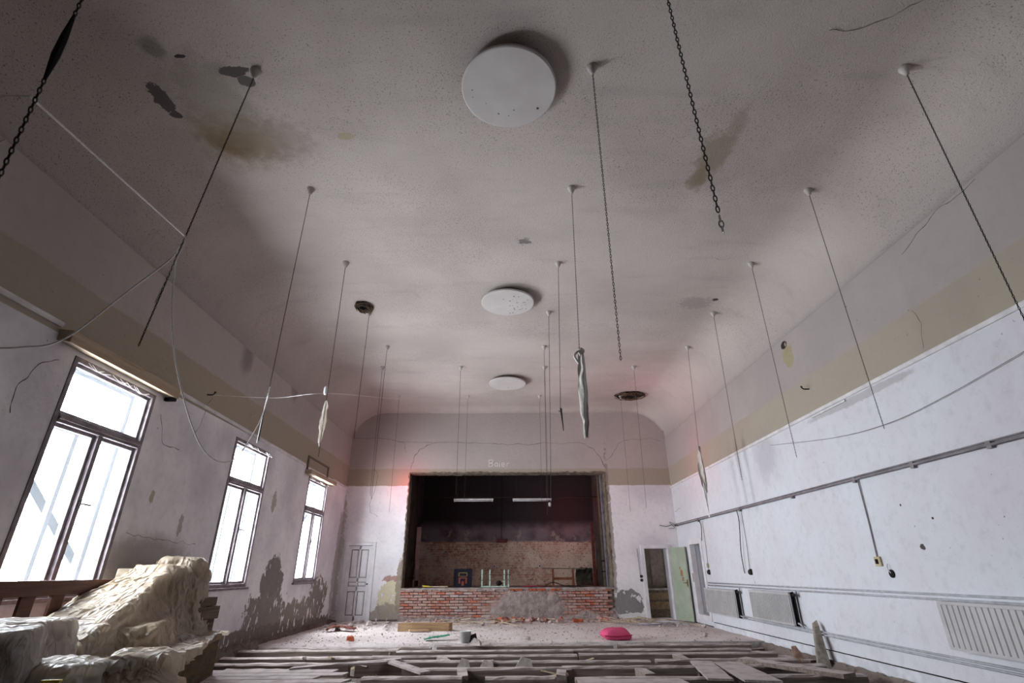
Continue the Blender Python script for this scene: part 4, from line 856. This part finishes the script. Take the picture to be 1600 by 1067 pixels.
grid = {'l': [(-2.66, 3.76, -2.95, 2.91), (-2.71, 5.58, -2.73, 2.57), (-2.75, 7.42, -2.72, 2.77), (-2.79, 9.23, -2.785, 3.47), (-2.8, 10.98, -2.8, 2.63)],
        'm': [(.908, 3.69, .9, 2.75), (.905, 5.54, .87, 3.66), (.894, 7.41, .82, 3.5), (.87, 9.23, .78, 2.29), (.89, 10.98, .84, 2.3)],
        'r': [(4.218, 3.67, 4.24, 2.7), (4.21, 5.55, 4.235, 2.68), (4.228, 7.4, 4.23, 2.74), (4.25, 9.23, 4.2, 2.7), (4.28, 10.95, 4.17, 3.67)]}
extra = {('l', 0): 'pulled sideways by white strings', ('l', 1): 'with a white cord at its end', ('l', 2): 'with a clump of clear plastic', ('m', 1): 'with a long white cloth strip below', ('m', 2): 'ending in a small hook', ('r', 4): 'with torn plastic hanging on it'}
for cN in 'lmr':
    for i, (x, y, bx, bz) in enumerate(grid[cN]):
        pendant(x, y, (bx, y, bz), '%s chain of the %s row from the camera%s' % (NTH[i], COLN[cN], (', ' + extra[(cN, i)]) if (cN, i) in extra else ''), 1.0 if i < 1 else .72, (cN, i) == ('m', 2))
for i, (x, bx, bz) in enumerate([(-3.2, -3.17, 2.87), (-1.178, -1.173, 2.9), (.997, .97, 2.5), (3.316, 3.245, 2.57)]):
    pendant(x, 12.29, (bx, 12.29, bz), '%s from the left of four thin chains behind the fifth row' % NTH[i], .65)
for i, (x, bx, bz) in enumerate([(-3.216, -3.207, 2.76), (-1.158, -1.162, 3.0), (1.004, .98, 3.0), (3.45, 3.415, 2.74)]):
    pendant(x, 14.65, (bx, 14.65, bz), '%s from the left of four thin chains nearest the stage' % NTH[i], .62)
t = pendant(.91, 1.87, (.974, 1.87, 2.72), 'thick chain with a bright steel end nearest to the camera', 1.1)
m = MB(); chain_mesh(m, (.974, 1.87, 2.72), (.977, 1.87, 2.6), .04, .018, .004); m.build('steel_links', mSteel, t)
t = pendant(-2.68, 2.0, (-2.53, 2.0, 3.0), 'dark chain in the upper left corner with strings tied to it', 1.3)
m = MB(); m.tube([(-2.68 + .15 * (6 - z) / 3, 2.0, z) for z in (4.3, 4.1, 3.95, 3.75)], [.008, .02, .022, .008], 7); m.build('rag_wrap', mDark, t)

# strings
def string(pts, label, r_=.005, mat=mString):
    m = MB(); m.tube(spline(pts, 10), r_, 5); return tag(m.build('draped_string', mat), label, 'string')
string([(-2.6, 2.0, 3.62), (-2.73, 2.88, 3.8), (-2.86, 3.76, 3.98)], 'white string stretched from the corner chain to the first left chain', .0065)
string([(-2.6, 2.0, 3.62), (-3.0, 2.05, 3.68), (-3.6, 2.1, 3.8)], 'white string running from the corner chain off to the left', .004)
string([(-2.6, 2.0, 3.3), (-2.9, 2.05, 3.22), (-3.4, 2.1, 3.1)], 'second string leaving the corner chain lower down', .003)
string([(-4.4, 3.85, 2.93), (-4.0, 3.88, 2.95), (-3.69, 3.9, 3.04), (-3.3, 3.9, 3.5), (-3.0, 3.85, 3.78), (-2.88, 3.76, 3.86)], 'white string sagging from first left chain towards the left wall', .0075)
string([(-2.885, 3.76, 3.8), (-2.9, 3.95, 3.3), (-2.93, 4.3, 2.85), (-2.84, 4.75, 2.32), (-2.72, 5.1, 2.26), (-2.68, 5.4, 2.7), (-2.715, 5.58, 3.1)], 'long white string looping between the first and second left chains', .0065)
string([(-2.72, 5.58, 3.2), (-2.735, 5.58, 2.9), (-2.74, 5.58, 2.55)], 'white cord hanging alongside the second left chain', .007)
string([(-2.86, 3.76, 4.0), (-2.83, 3.74, 3.9), (-2.87, 3.76, 3.72), (-2.90, 3.76, 3.5), (-2.93, 3.76, 3.3)], 'short knotted white string on the first left chain', .006)
string([(XL + .02, 7.95, 3.9), (-3.8, 8.0, 3.86), (-2.76, 7.42, 3.74), (-2.98, 11, 4.86), (-3.2, 14.6, 5.98)], 'taut thin string crossing from left wall past the plastic clump', .004)
string([(XR - .03, 9.6, 3.42), (XR - .03, 7.7, 3.1), (XR - .03, 6.5, 3.0), (XR - .03, 5.5, 3.05), (XR - .03, 4.2, 3.2)], 'thin dark string sagging along the right wall', .004, mConduit)
# plastic and cloth hanging from chains
def hanging_rag(name, x, y, z1, z0, wd, mat, label, turns=1.0, seed=0, thin=.3):
    m = MB()
    def f(u, v):
        z = z1 + (z0 - z1) * v; ww = wd * (.35 + .65 * math.sin(PI * min(1, v * .8 + .15))) * (1 - thin * v); a = turns * v * 2 + (1.2 if turns > .35 else .25) * math.sin(u * PI * 2.2) + (seed if turns > .35 else 0)
        k = (u - .5) * ww
        return (x + k * math.cos(a * .5) + .02 * mnoise.noise(Vector((u * 4, v * 8, seed))), y + .22 * ww * math.sin(u * 7 + v * 3) + k * math.sin(a * .5), z - .06 * abs(u - .4) * v)
    m.grid(f, 16, 30); return tag(m.build(name, mat, None, True), label, 'rag')
hanging_rag('cloth_strip', .885, 5.54, 3.6, 2.6, .11, mFab, 'long white cloth strip hanging in the middle of the hall', .1, 1, .1)
m = MB(); m.rock((.885, 5.54, 3.62), .07, (.7, .6, 1.1), 2); m.tube(spline([(.85, 5.52, 3.62), (.80, 5.5, 3.55), (.85, 5.5, 3.45)], 5), .015, 6); tag(m.build('cloth_knot', mFab, None, True), 'grey knot of cloth tied above the long white strip', 'knot')
hanging_rag('plastic_clump', -2.735, 7.42, 3.62, 2.95, .13, mSheet2, 'clump of clear plastic hanging on the third left chain', 2, 4, .6)
m = MB(); m.lathe([(.02, 3.72), (.03, 3.75), (.03, 3.82), (.015, 3.85)], (-2.76, 7.42, 0), 10); tag(m.build('string_bobbin', mWhiteP, None, True), 'small white bobbin on the third left chain', 'bobbin')
hanging_rag('plastic_rag', 4.175, 10.95, 3.71, 2.75, .2, simple('grey_plastic_rag', '#c9c0b8', '#aaa19a', 9, .5), 'torn greyish plastic hanging from the fifth right chain', 2, 2, .3)
pr = bpy.data.objects['plastic_rag']; q = hanging_rag('plastic_tail', 4.165, 10.95, 2.95, 2.28, .1, mWhiteP, '', .6, 7, .1)
for k in ('label', 'category'): del q[k]
q.parent = pr; q.location = q.location - pr.location
m = MB(); m.tube([(.82, 7.41, 3.5), (.83, 7.41, 3.42), (.85, 7.41, 3.15)], [.01, .016, .006], 6); tag(m.build('dark_rod', mIron), 'short dark rod hanging from the third middle chain', 'rod')
# iron hooks in the coves
for (p, lab) in [((XL + .05, 7.95, 3.9), 'small iron hook above left wall between two windows'), ((XR - .05, 8.0, 4.0), 'small iron hook in the beige band of right wall')]:
    p = Vector(p); sgn = 1 if p.x < 0 else -1; m = MB(); m.tube(spline([p - V3(sgn * .05, 0, 0), p + V3(sgn * .04, 0, 0), p + V3(sgn * .06, .03, .05), p + V3(sgn * .03, .05, .06)], 5), .011, 6); tag(m.build('wall_hook', mIron), lab, 'hook')

# cracks: hairline gaps as pieces of their wall or ceiling
def crack(parent, pts, r_=.006):
    P = spline(pts, 8); P = [p + Vector((mnoise.noise(p * 6), mnoise.noise(p * 6 + V3(5, 0, 0)), mnoise.noise(p * 6 + V3(0, 7, 0)))) * .05 for p in P]
    return P, r_
def wall_crack(parent, pts, axis, val, r_=.006):
    P, _ = crack(parent, pts, r_); 
    for p in P: p[axis] = val
    m = MB(); m.tube(P, [r_ * .6 * (.5 + abs(mnoise.noise(p * 9)) * 1.6) for p in P], 4); return m.build('crack', mCrack, parent)
wall_crack(wall_front, [(-2.95, 0, 4.13), (-2.91, 0, 4.42), (-2.73, 0, 4.72), (-2.4, 0, 4.94), (-2.05, 0, 5.0), (-.83, 0, 4.97), (.18, 0, 4.93), (2.2, 0, 4.97), (2.61, 0, 4.85), (2.9, 0, 4.56), (3.06, 0, 4.2)], 1, YE, .011)
wall_crack(wall_front, [(-4.85, 0, 5.12), (-3.88, 0, 5.13), (-3.3, 0, 5.02), (-2.1, 0, 5.0)], 1, YE, .009)
wall_crack(wall_front, [(-3.3, 0, 5.02), (-3.2, 0, 4.85), (-3.12, 0, 4.65)], 1, YE, .008)
wall_crack(wall_front, [(3.1, 0, 4.4), (3.4, 0, 4.7), (3.7, 0, 5.02), (4.3, 0, 5.1), (4.95, 0, 5.02)], 1, YE, .007)
wall_crack(wall_front, [(-4.1, 0, 4.2), (-3.95, 0, 3.9), (-4.05, 0, 3.3), (-4.1, 0, 3.0), (-3.85, 0, 2.75)], 1, YE, .006)
wall_crack(wall_left, [(0, 5.2, 3.4), (0, 4.95, 3.2), (0, 4.85, 2.9), (0, 4.9, 2.7)], 0, XL, .008)
wall_crack(wall_left, [(0, 7.0, 3.3), (0, 7.15, 3.0), (0, 7.3, 2.95), (0, 7.6, 2.9)], 0, XL, .007)
wall_crack(wall_left, [(0, 8.1, 3.9), (0, 8.0, 3.6), (0, 7.9, 3.2)], 0, XL, .006)
wall_crack(wall_left, [(0, 7.0, 1.72), (0, 7.8, 1.68), (0, 8.6, 1.66)], 0, XL, .005)
wall_crack(wall_right, [(0, 5.4, 4.9), (0, 4.92, 5.05), (0, 4.7, 5.09), (0, 4.52, 5.07), (0, 4.2, 5.07)], 0, XR, .008)
wall_crack(wall_right, [(0, 5.6, 3.65), (0, 5.5, 4.0), (0, 5.55, 4.2)], 0, XR, .006)
wall_crack(wall_right, [(0, 15.95, 2.9), (0, 15.7, 2.88), (0, 15.4, 2.9)], 0, XR, .006)
for pts in ([(2.4, 7.2), (3.1, 7.0), (3.6, 7.3), (3.9, 7.2)], [(4.0, 2.9), (3.6, 3.2), (3.2, 3.3)]):
    P, _ = crack(ceiling, [(x, y, ZC - .002) for x, y in pts])
    for p in P: p.z = ceil_z(p.x) - .003
    m = MB(); m.tube(P, [.003 * (.5 + abs(mnoise.noise(p * 9)) * 1.6) for p in P], 4); m.build('crack', mCrack, ceiling)

# ================================================================== COVERED PILE AT THE LEFT WALL
# wooden podium (oblique), stacked drawers on it, headboard behind
t = thing('podium', 'brown plywood podium under the plastic covered pile', 'podium', (-4.0, 6.8, -.05))
A = [(-4.5, 5.3), (-3.28, 5.65), (-3.88, 8.02), (-4.56, 7.95)]
m = MB(); m.hexa([(x, y, .44) for x, y in A] + [(x, y, .5) for x, y in A]); m.build('podium_top', mPly, t, bevel=.006)
cx_, cy_ = -4.15, 6.75
B2 = [(cx_ + (x - cx_) * .97, cy_ + (y - cy_) * .97) for x, y in A]
m = MB(); m.hexa([(x, y, -.05) for x, y in B2] + [(x, y, .44) for x, y in B2]); m.build('podium_side', wood('dark_podium_side', '#5a4a2e', '#3a3022', 'y', 3, .8), t)
for k, (z0, z1, off) in enumerate([(.505, .68, .0), (.685, .84, .03), (.845, .95, -.01)]):
    t = thing('wooden_drawer', ['lowest', 'middle', 'topmost'][k] + ' of three stacked wooden drawers on the podium', 'drawer', (-4.4, 7.4, z0), 'drawers stacked on the podium')
    a, b, c, e = -4.8, -4.02 + off, 6.75, 8.0 + off
    m = MB(); m.span(a, a + .02, c, e, z0, z1); m.span(b - .02, b, c, e, z0, z1); m.span(a + .02, b - .02, c, c + .02, z0, z1); m.span(a + .02, b - .02, e - .02, e, z0, z1); m.build('drawer_side', mCrate, t, bevel=.003)
    m = MB(); m.span(a + .02, b - .02, c + .02, e - .02, z0, z0 + .015); m.build('drawer_bottom', mPly, t)
t = thing('headboard', 'dark brown wooden headboard below the nearest window', 'headboard', (-4.62, 5.2, 0))
m = MB(); m.span(-4.66, -4.58, 3.2, 6.62, 1.05, 1.19); m.build('top_rail', mBrown, t, bevel=.008)
m = MB(); m.span(-4.65, -4.6, 3.2, 6.62, .55, .68); m.build('lower_rail', mBrown, t, bevel=.006)
for y in [3.3 + .36 * k for k in range(10)]: m = MB(); m.span(-4.64, -4.61, y, y + .16, .68, 1.05); m.build('slat', mBrown, t)
for y in (3.25, 6.5): m = MB(); m.span(-4.66, -4.58, y, y + .09, -.2, 1.05); m.build('post', mBrown, t)

# a sheet falling on boxes: small position based cloth solver
def boxdef(c, h, rz=0, rx=0):
    return (np.array(c, float), np.array(h, float), np.array(Matrix.Rotation(rz, 3, 'Z') @ Matrix.Rotation(rx, 3, 'X')))
def drape(c, size, nx, ny, rz, solids, ground, steps=170, slack=1.05, seed=0, z0=2.0, pins=None, rnd=.03, fric=.92, tilt=0):
    rng = np.random.RandomState(seed); dx, dy = size[0] / nx, size[1] / ny
    gx, gy = np.meshgrid(np.linspace(-.5, .5, nx + 1) * size[0], np.linspace(-.5, .5, ny + 1) * size[1])
    ca, sa = math.cos(rz), math.sin(rz)
    P = np.stack([c[0] + gx * ca - gy * sa, c[1] + gx * sa + gy * ca, np.full_like(gx, z0) + tilt * gy], -1)
    P += rng.randn(*P.shape) * .004
    # low frequency crumple
    for k in range(14):
        kx, ky = rng.uniform(-9, 9, 2); P[..., 2] += .02 * np.sin(kx * gx + ky * gy + rng.uniform(0, 6))
    V = np.zeros_like(P); dt = .03
    L = (slack * dx, slack * dy, slack * math.hypot(dx, dy)); eps = .024
    def con(Pa, Pb, l, kk):
        d = Pb - Pa; n = np.linalg.norm(d, axis=-1, keepdims=True) + 1e-9
        corr = d * (.5 * (n - l) / n) * kk; Pa += corr; Pb -= corr
    for s in range(steps):
        V[..., 2] -= 9.8 * dt * .5; V *= .90
        Q = P + V * dt
        hit = np.zeros(Q.shape[:2], bool)
        for it in range(6):
            for o in (0, 1):
                con(Q[:, o:-1:2], Q[:, o + 1::2], L[0], 1.0); con(Q[o:-1:2], Q[o + 1::2], L[1], 1.0)
            for o in (0, 1):
                con(Q[o:-1:2, :-1], Q[o + 1::2, 1:], L[2], .3); con(Q[o:-1:2, 1:], Q[o + 1::2, :-1], L[2], .3)
            for (bc, bh, R) in solids:
                l = (Q - bc) @ R; q = (bh + eps) - np.abs(l); ins = (q > 0).all(-1)
                if ins.any():
                    li = l[ins]; qi = q[ins].copy(); qi[:, 2] = (bh[2] + eps - li[:, 2]) * .45; ax = qi.argmin(-1); r_ = np.arange(len(li))
                    li[r_, ax] = np.where(ax == 2, 1.0, np.sign(li[r_, ax])) * (bh + eps)[ax]
                    Q[ins] = li @ R.T + bc; hit |= ins
        Q[hit, :2] = P[hit, :2] + (Q - P)[hit, :2] * .2
        lo = Q[..., 2] < ground; Q[..., 2][lo] = ground; hit |= lo
        Q[..., 0] = np.maximum(Q[..., 0], XL + .02)
        V = (Q - P) / dt
        V[hit] *= (1 - fric)
        P = Q
    return P
def sheet(P, name, mat, label, sub=1, amp=.022, seed=0):
    ny, nx = P.shape[0] - 1, P.shape[1] - 1; m = MB()
    # sharp little creases along the surface normal
    du = np.gradient(P, axis=1); dv = np.gradient(P, axis=0); N = np.cross(du, dv); N /= np.linalg.norm(N, axis=-1, keepdims=True) + 1e-9
    N[N[..., 2] < -.2] *= -1
    o = Vector((seed * 3.1, seed * 1.7, 0))
    for j in range(ny + 1):
        for i in range(nx + 1):
            p = Vector((i / 60 * 1.4, j / 60 * 1.4, 0)) + o
            wv = Vector((mnoise.noise(p * 1.5), mnoise.noise(p * 1.5 + Vector((9, 0, 0))), 0)) * .9
            r1 = 1 - abs(mnoise.noise(Vector(((p.x + wv.x) * 3.2, (p.y + wv.y) * 1.5, 2)))) * 2.2
            r2 = 1 - abs(mnoise.noise(Vector(((p.x - wv.y) * 3.0, (p.y + wv.x) * 4.0, 5)))) * 2.2
            nn = N[j, i]; steep = max(0.0, 1 - abs(nn[2]) * 1.1); h = math.hypot(nn[0], nn[1]) + 1e-6
            tt = (-nn[1] * P[j, i, 0] + nn[0] * P[j, i, 1]) / h
            pl = max(0, 1 - abs(mnoise.noise(Vector((tt * 6.5 + wv.x * .4, P[j, i, 2] * 1.4, seed * 2.0)))) * 2.6) ** 2
            k = amp * (.75 * (max(0, r1) ** 5 + .7 * max(0, r2) ** 5) * (1 - .6 * steep) + 3.0 * pl * steep)
            P[j, i] += N[j, i] * k
    m.add([tuple(p) for p in P.reshape(-1, 3)], [(j * (nx + 1) + i, j * (nx + 1) + i + 1, (j + 1) * (nx + 1) + i + 1, (j + 1) * (nx + 1) + i) for j in range(ny) for i in range(nx)])
    o = m.build(name, mat, None, True); s = o.modifiers.new('smooth', 'SUBSURF'); s.levels = sub; s.render_levels = sub
    return tag(o, label, 'plastic sheet')
# things hidden below the sheets that give them their shape
def block(name, c, h, rz, rx, mat, label, cat):
    m = MB(); m.box(c, [2 * q for q in h], Matrix.Rotation(rz, 3, 'Z') @ Matrix.Rotation(rx, 3, 'X')); tag(m.build(name, mat, bevel=.02), label, cat); return boxdef(c, h, rz, rx)
podB = boxdef((-4.12, 6.75, .25), (.72, 1.2, .25), .12)
drwB = boxdef((-4.41, 7.37, .73), (.40, .62, .23))
b1 = block('covered_crate', (-4.42, 7.28, 1.135), (.32, .50, .15), .10, -.05, mCrate, 'bulky crate under the plastic sheet on top of the drawers', 'crate')
b6 = block('covered_parcel', (-4.36, 7.5, 1.35), (.24, .30, .04), .35, -.05, mCrate, 'flat parcel on the crate under the plastic sheet', 'parcel')
b2 = block('leaning_board', (-4.30, 6.05, .88), (.27, .78, .03), .10, .42, mPly, 'board leaning against the crate under the plastic sheet', 'board')
b3 = block('covered_mattress', (-4.22, 4.33, .74), (.32, .98, .12), .02, 0, mBlanket, 'brown blanket covered mattress under the white sheet', 'mattress')
b4 = block('covered_box', (-3.62, 4.32, .70), (.13, .17, .16), .35, .05, mCrate, 'small box under the clear sheet at the lower left', 'box')
b5 = block('covered_bench', (-4.08, 4.45, .25), (.46, .78, .29), 0, 0, mCrate, 'low bench carrying the covered mattress', 'bench')
b2c = boxdef((-4.30, 6.12, .72), (.275, .80, .225), .10, .42); b7 = boxdef((-3.95, 6.35, .62), (.16, .35, .14), .4, .1)
sheet(drape((-4.22, 6.55), (1.75, 2.75), 84, 132, .20, [podB, b1, b6, b2c, b7], .03, 150, 1.17, 1, 1.75, fric=.6), 'plastic_sheet', mSheet, 'large dusty beige plastic sheet draped over the stack on the podium', 1, .03, 1)
sheet(drape((-4.15, 4.80), (1.25, 2.0), 64, 96, .03, [b3, b5, b2c], .03, 120, 1.10, 2, 1.25, fric=.6), 'plastic_sheet', mSheet2, 'whitish plastic sheet spread over the covered mattress', 1, .022, 2)
sheet(drape((-3.58, 4.36), (.80, .90), 56, 60, .35, [b4, b5], .03, 110, 1.15, 3, 1.15, fric=.6), 'plastic_sheet', mSheet2, 'clear plastic sheet pulled over the small box at the left edge', 1, .02, 3)
c1 = block('covered_bundle', (-2.98, 4.90, .34), (.17, .15, .30), .5, .12, mBlanket, 'bundle under the beige sheet at the lower edge', 'bundle')
c3 = boxdef((-2.85, 4.75, .22), (.24, .2, .22), .2, 0)
c2 = block('covered_roll', (-3.38, 4.62, .50), (.26, .12, .11), -.25, .1, mBlanket, 'roll under the crumpled clear sheet at the lower edge', 'roll')
c4 = boxdef((-3.3, 4.5, .2), (.4, .25, .2), 0, 0)
sheet(drape((-2.95, 4.86), (1.25, 1.15), 70, 66, .4, [c1, c3], .03, 130, 1.2, 4, .98, fric=.6), 'plastic_sheet', mSheet, 'crumpled beige plastic sheet over a bundle in front of the podium', 1, .03, 4)
sheet(drape((-3.42, 4.5), (1.2, .95), 70, 56, -.2, [c2, c4, c1], .03, 130, 1.25, 5, .95, fric=.6), 'plastic_sheet', mSheet2, 'crumpled clear plastic sheet heaped at the lower left edge', 1, .035, 5)
c5 = boxdef((-3.85, 6.95, .52), (.09, .12, .03), .5, 0)
sheet(drape((-3.82, 6.95), (.42, .6), 30, 42, .5, [podB, c5], .03, 60, 1.3, 6, .72, fric=.7), 'plastic_sheet', mSheet2, 'small crumpled plastic sheet left on the bare podium top', 1, .03, 6)
m = MB(); m.box((-3.2, 4.28, .56), (.12, .03, .015), Matrix.Rotation(.1, 3, 'Z')); tag(m.build('yellow_tape', mYellow), 'yellow strip on the crumpled clear sheet at lower left', 'strip')

# ================================================================== LITTER
# pillow
def pillow():
    m = MB(); c = V3(2.2, 11.75, .0); Rz = Matrix.Rotation(.2, 3, 'Z')
    for sgn in (1, -1):
        def f(u, v):
            a, b = u * 2 - 1, v * 2 - 1; h = max(0, (1 - a ** 4) * (1 - b ** 4)) ** .6; pinch = 1 - .12 * (abs(a) < .9) * b * b
            x, y = a * .30 * (1 - .13 * b * b), b * .24 * (1 - .13 * a * a)
            z = .10 + sgn * h * .095 + .012 * mnoise.noise(Vector((a * 2, b * 2, 2))) + .03 * b + .03 * a * b
            return c + Rz @ V3(x, y, max(.012, z))
        m.grid(f, 22, 22)
    return m
q = NT('pink_striped_fabric', .9, .1); X, Y, Z = q.xyz()
wv = q.n('ShaderNodeTexWave'); q.set(wv.inputs[0], q.obj()); wv.inputs['Scale'].default_value = 14; wv.inputs['Distortion'].default_value = 1
q.col(q.mix(wv.outputs['Fac'], C('#c23c66'), C('#d4668a'))).bump(q.noise(20, 4), .3, .02)
t = thing('cushion', 'pink red cushion lying on the dusty floor', 'cushion', (2.2, 11.75, 0)); pillow().build('cushion_cover', q.m, t, True)
m = MB(); m.tube(spline([(1.93, 11.47, .09), (2.2, 11.5, .08), (2.5, 11.6, .09)], 6), .012, 6); m.build('piping', mRedCloth, t, True)
rag('crumpled_cloth', [(-4.2, 13.6, .02), (-3.9, 13.7, .09), (-3.55, 13.65, .03)], .3, simple('brick_red_cloth', '#7a4a3e', '#613a31', 10, .95), 'brick red rag heap on the floor below the farthest window', h=.12)
rag('plastic_scrap', [(-1.65, 11.75, .03), (-1.4, 11.8, .06), (-1.15, 11.85, .09)], .22, mGreenP, 'green plastic scrap lying on the floor left of middle', 'scrap')
t = thing('broken_bucket', 'broken white plastic bucket on the floor near the joists', 'bucket', (-.78, 11.4, 0))
m = MB(); m.lathe([(.09, .01), (.115, .2), (.12, .2), (.11, .19)], (-.8, 11.45, 0), 18); m.build('bucket_shell', mWhiteP, t, True)
m = MB(); m.add([(-.72, 11.4, .01), (-.55, 11.35, .01), (-.6, 11.45, .16), (-.7, 11.5, .12)], [(0, 1, 2, 3)]); o = m.build('torn_flap', mBlackCloth, t, solid=.01)
m = MB(); m.hexa([(-.7, 10.85, .02), (-.48, 10.8, .02), (-.45, 11.0, .02), (-.65, 11.02, .02), (-.62, 10.9, .12), (-.5, 10.88, .08), (-.5, 10.95, .1), (-.6, 10.98, .13)]); tag(m.build('plaster_slab', mPlasterBit), 'angular white plaster slab in front of the broken bucket', 'slab')
m = MB(); m.box((-3.15, 11.85, .04), (.13, .1, .07), Matrix.Rotation(.5, 3, 'Z'), .012); tag(m.build('brick_piece', mOrange), 'single orange brick piece on the floor left of middle', 'brick')
for (x, y, s_, lab) in [(-.3, 8.6, .14, 'dark pointed slate standing between joists left of middle'), (.25, 8.75, .16, 'pale slab standing on edge between middle joists'), (-.65, 8.85, .12, 'small white box piece lying on the joists')]:
    m = MB(); m.hexa([(x - s_, y, -.1), (x + s_, y, -.1), (x + s_, y + .06, -.1), (x - s_, y + .06, -.1), (x - s_ * .2, y + .05, s_ * .6), (x + s_ * .7, y + .05, s_ * .4), (x + s_ * .7, y + .09, s_ * .4), (x - s_ * .2, y + .09, s_ * .6)])
    tag(m.build('slab_piece', mPlasterBit), lab, 'slab')
t = tag(MB().box((-.55, 15.4, .06), (.5, .02, .02)).build('metal_rod', mPipe), 'thin pale rod lying before the brick wall', 'rod')
# heaps along the stage wall: single sticks, brick pieces and plaster lumps
def rot(): return Matrix.Rotation(random.uniform(0, PI), 3, 'Z') @ Matrix.Rotation(random.uniform(-.25, .25), 3, 'Y') @ Matrix.Rotation(random.uniform(0, 1), 3, 'X')
for k in range(46):
    x = random.choice([random.gauss(-.5, .5), random.uniform(-2.8, 4.6), random.gauss(3.6, .5)]); y = random.uniform(14.3, 15.75); L_ = random.uniform(.2, .6)
    R = Matrix.Rotation(random.uniform(-.7, .7), 3, 'Z') @ Matrix.Rotation(random.uniform(-.2, .2), 3, 'Y')
    m = MB(); m.box((x, y, .06 + random.random() * .05), (L_, random.uniform(.02, .05), .015), R, .004)
    tag(m.build('wood_splinter', mSplinter), 'pale wood splinter in the litter along the stage wall', 'splinter', 'wood splinters along the stage wall')
for k in range(34):
    x = random.choice([random.gauss(.0, .3), random.gauss(1.2, .35), random.uniform(-2.8, 3.0), random.gauss(2.2, .3)]); y = random.uniform(15.2, 15.85)
    m = MB(); m.box((x, y, .05 + random.random() * .05), (random.uniform(.08, .2), random.uniform(.06, .11), random.uniform(.05, .08)), rot(), .012)
    tag(m.build('brick_fragment', mBrick if k % 5 else mOrange), 'broken brick fragment at the foot of the stage wall', 'brick', 'brick fragments along the stage wall')
for k in range(60):
    x = random.choice([random.uniform(-4.6, -2.4), random.uniform(-2.8, 4.7), random.gauss(4.3, .3)]); y = random.uniform(14.6, 15.9) if random.random() < .75 else random.uniform(11.8, 14.5)
    m = MB(); m.rock((x, y, .03), random.uniform(.04, .11), (1, 1, .7), 1)
    tag(m.build('plaster_lump', mPlasterBit), 'grey plaster lump in the litter before the stage wall', 'plaster lump', 'plaster lumps before the stage wall')
for k in range(26):
    x = random.uniform(-4.2, 4.6); y = random.uniform(7.6, 11.2); m = MB(); m.box((x, y, -.02 - random.random() * .1), (random.uniform(.1, .4), random.uniform(.02, .07), .02), rot(), .004)
    tag(m.build('wood_scrap', mSplinter if k % 2 else mJoist), 'small wood scrap lying among the bare joists', 'wood scrap', 'wood scraps among the joists')
for k in range(5):
    m = MB(); m.tube(spline([(3.1 + .5 * k * .3, 14.6 + .1 * k, .03), (3.5 + .2 * k, 14.3, .05 + .02 * k), (3.9 + .15 * k, 14.5 - .1 * k, .03)], 6), .012, 6); tag(m.build('bent_pipe', mPipe if k % 2 else mConduit), 'bent thin pipe on the floor before the green door', 'pipe', 'bent pipes before the green door')
m = MB()
for k in range(2600):
    y = 15.8 - 8.6 * random.random() ** 1.4; x = random.uniform(XL + .3, XR - .35); s_ = random.uniform(.005, .016); z = .012 if y > 11.3 else -.15
    m.box((x, y, z), (s_ * random.uniform(1, 3), s_, s_ * .6), rot())
tag(m.build('crumbs', simple('litter_crumbs', '#c0b4ab', '#8a7e75', 3, .95)), 'scattered crumbs and chips all over the floor', 'litter', kind='stuff')
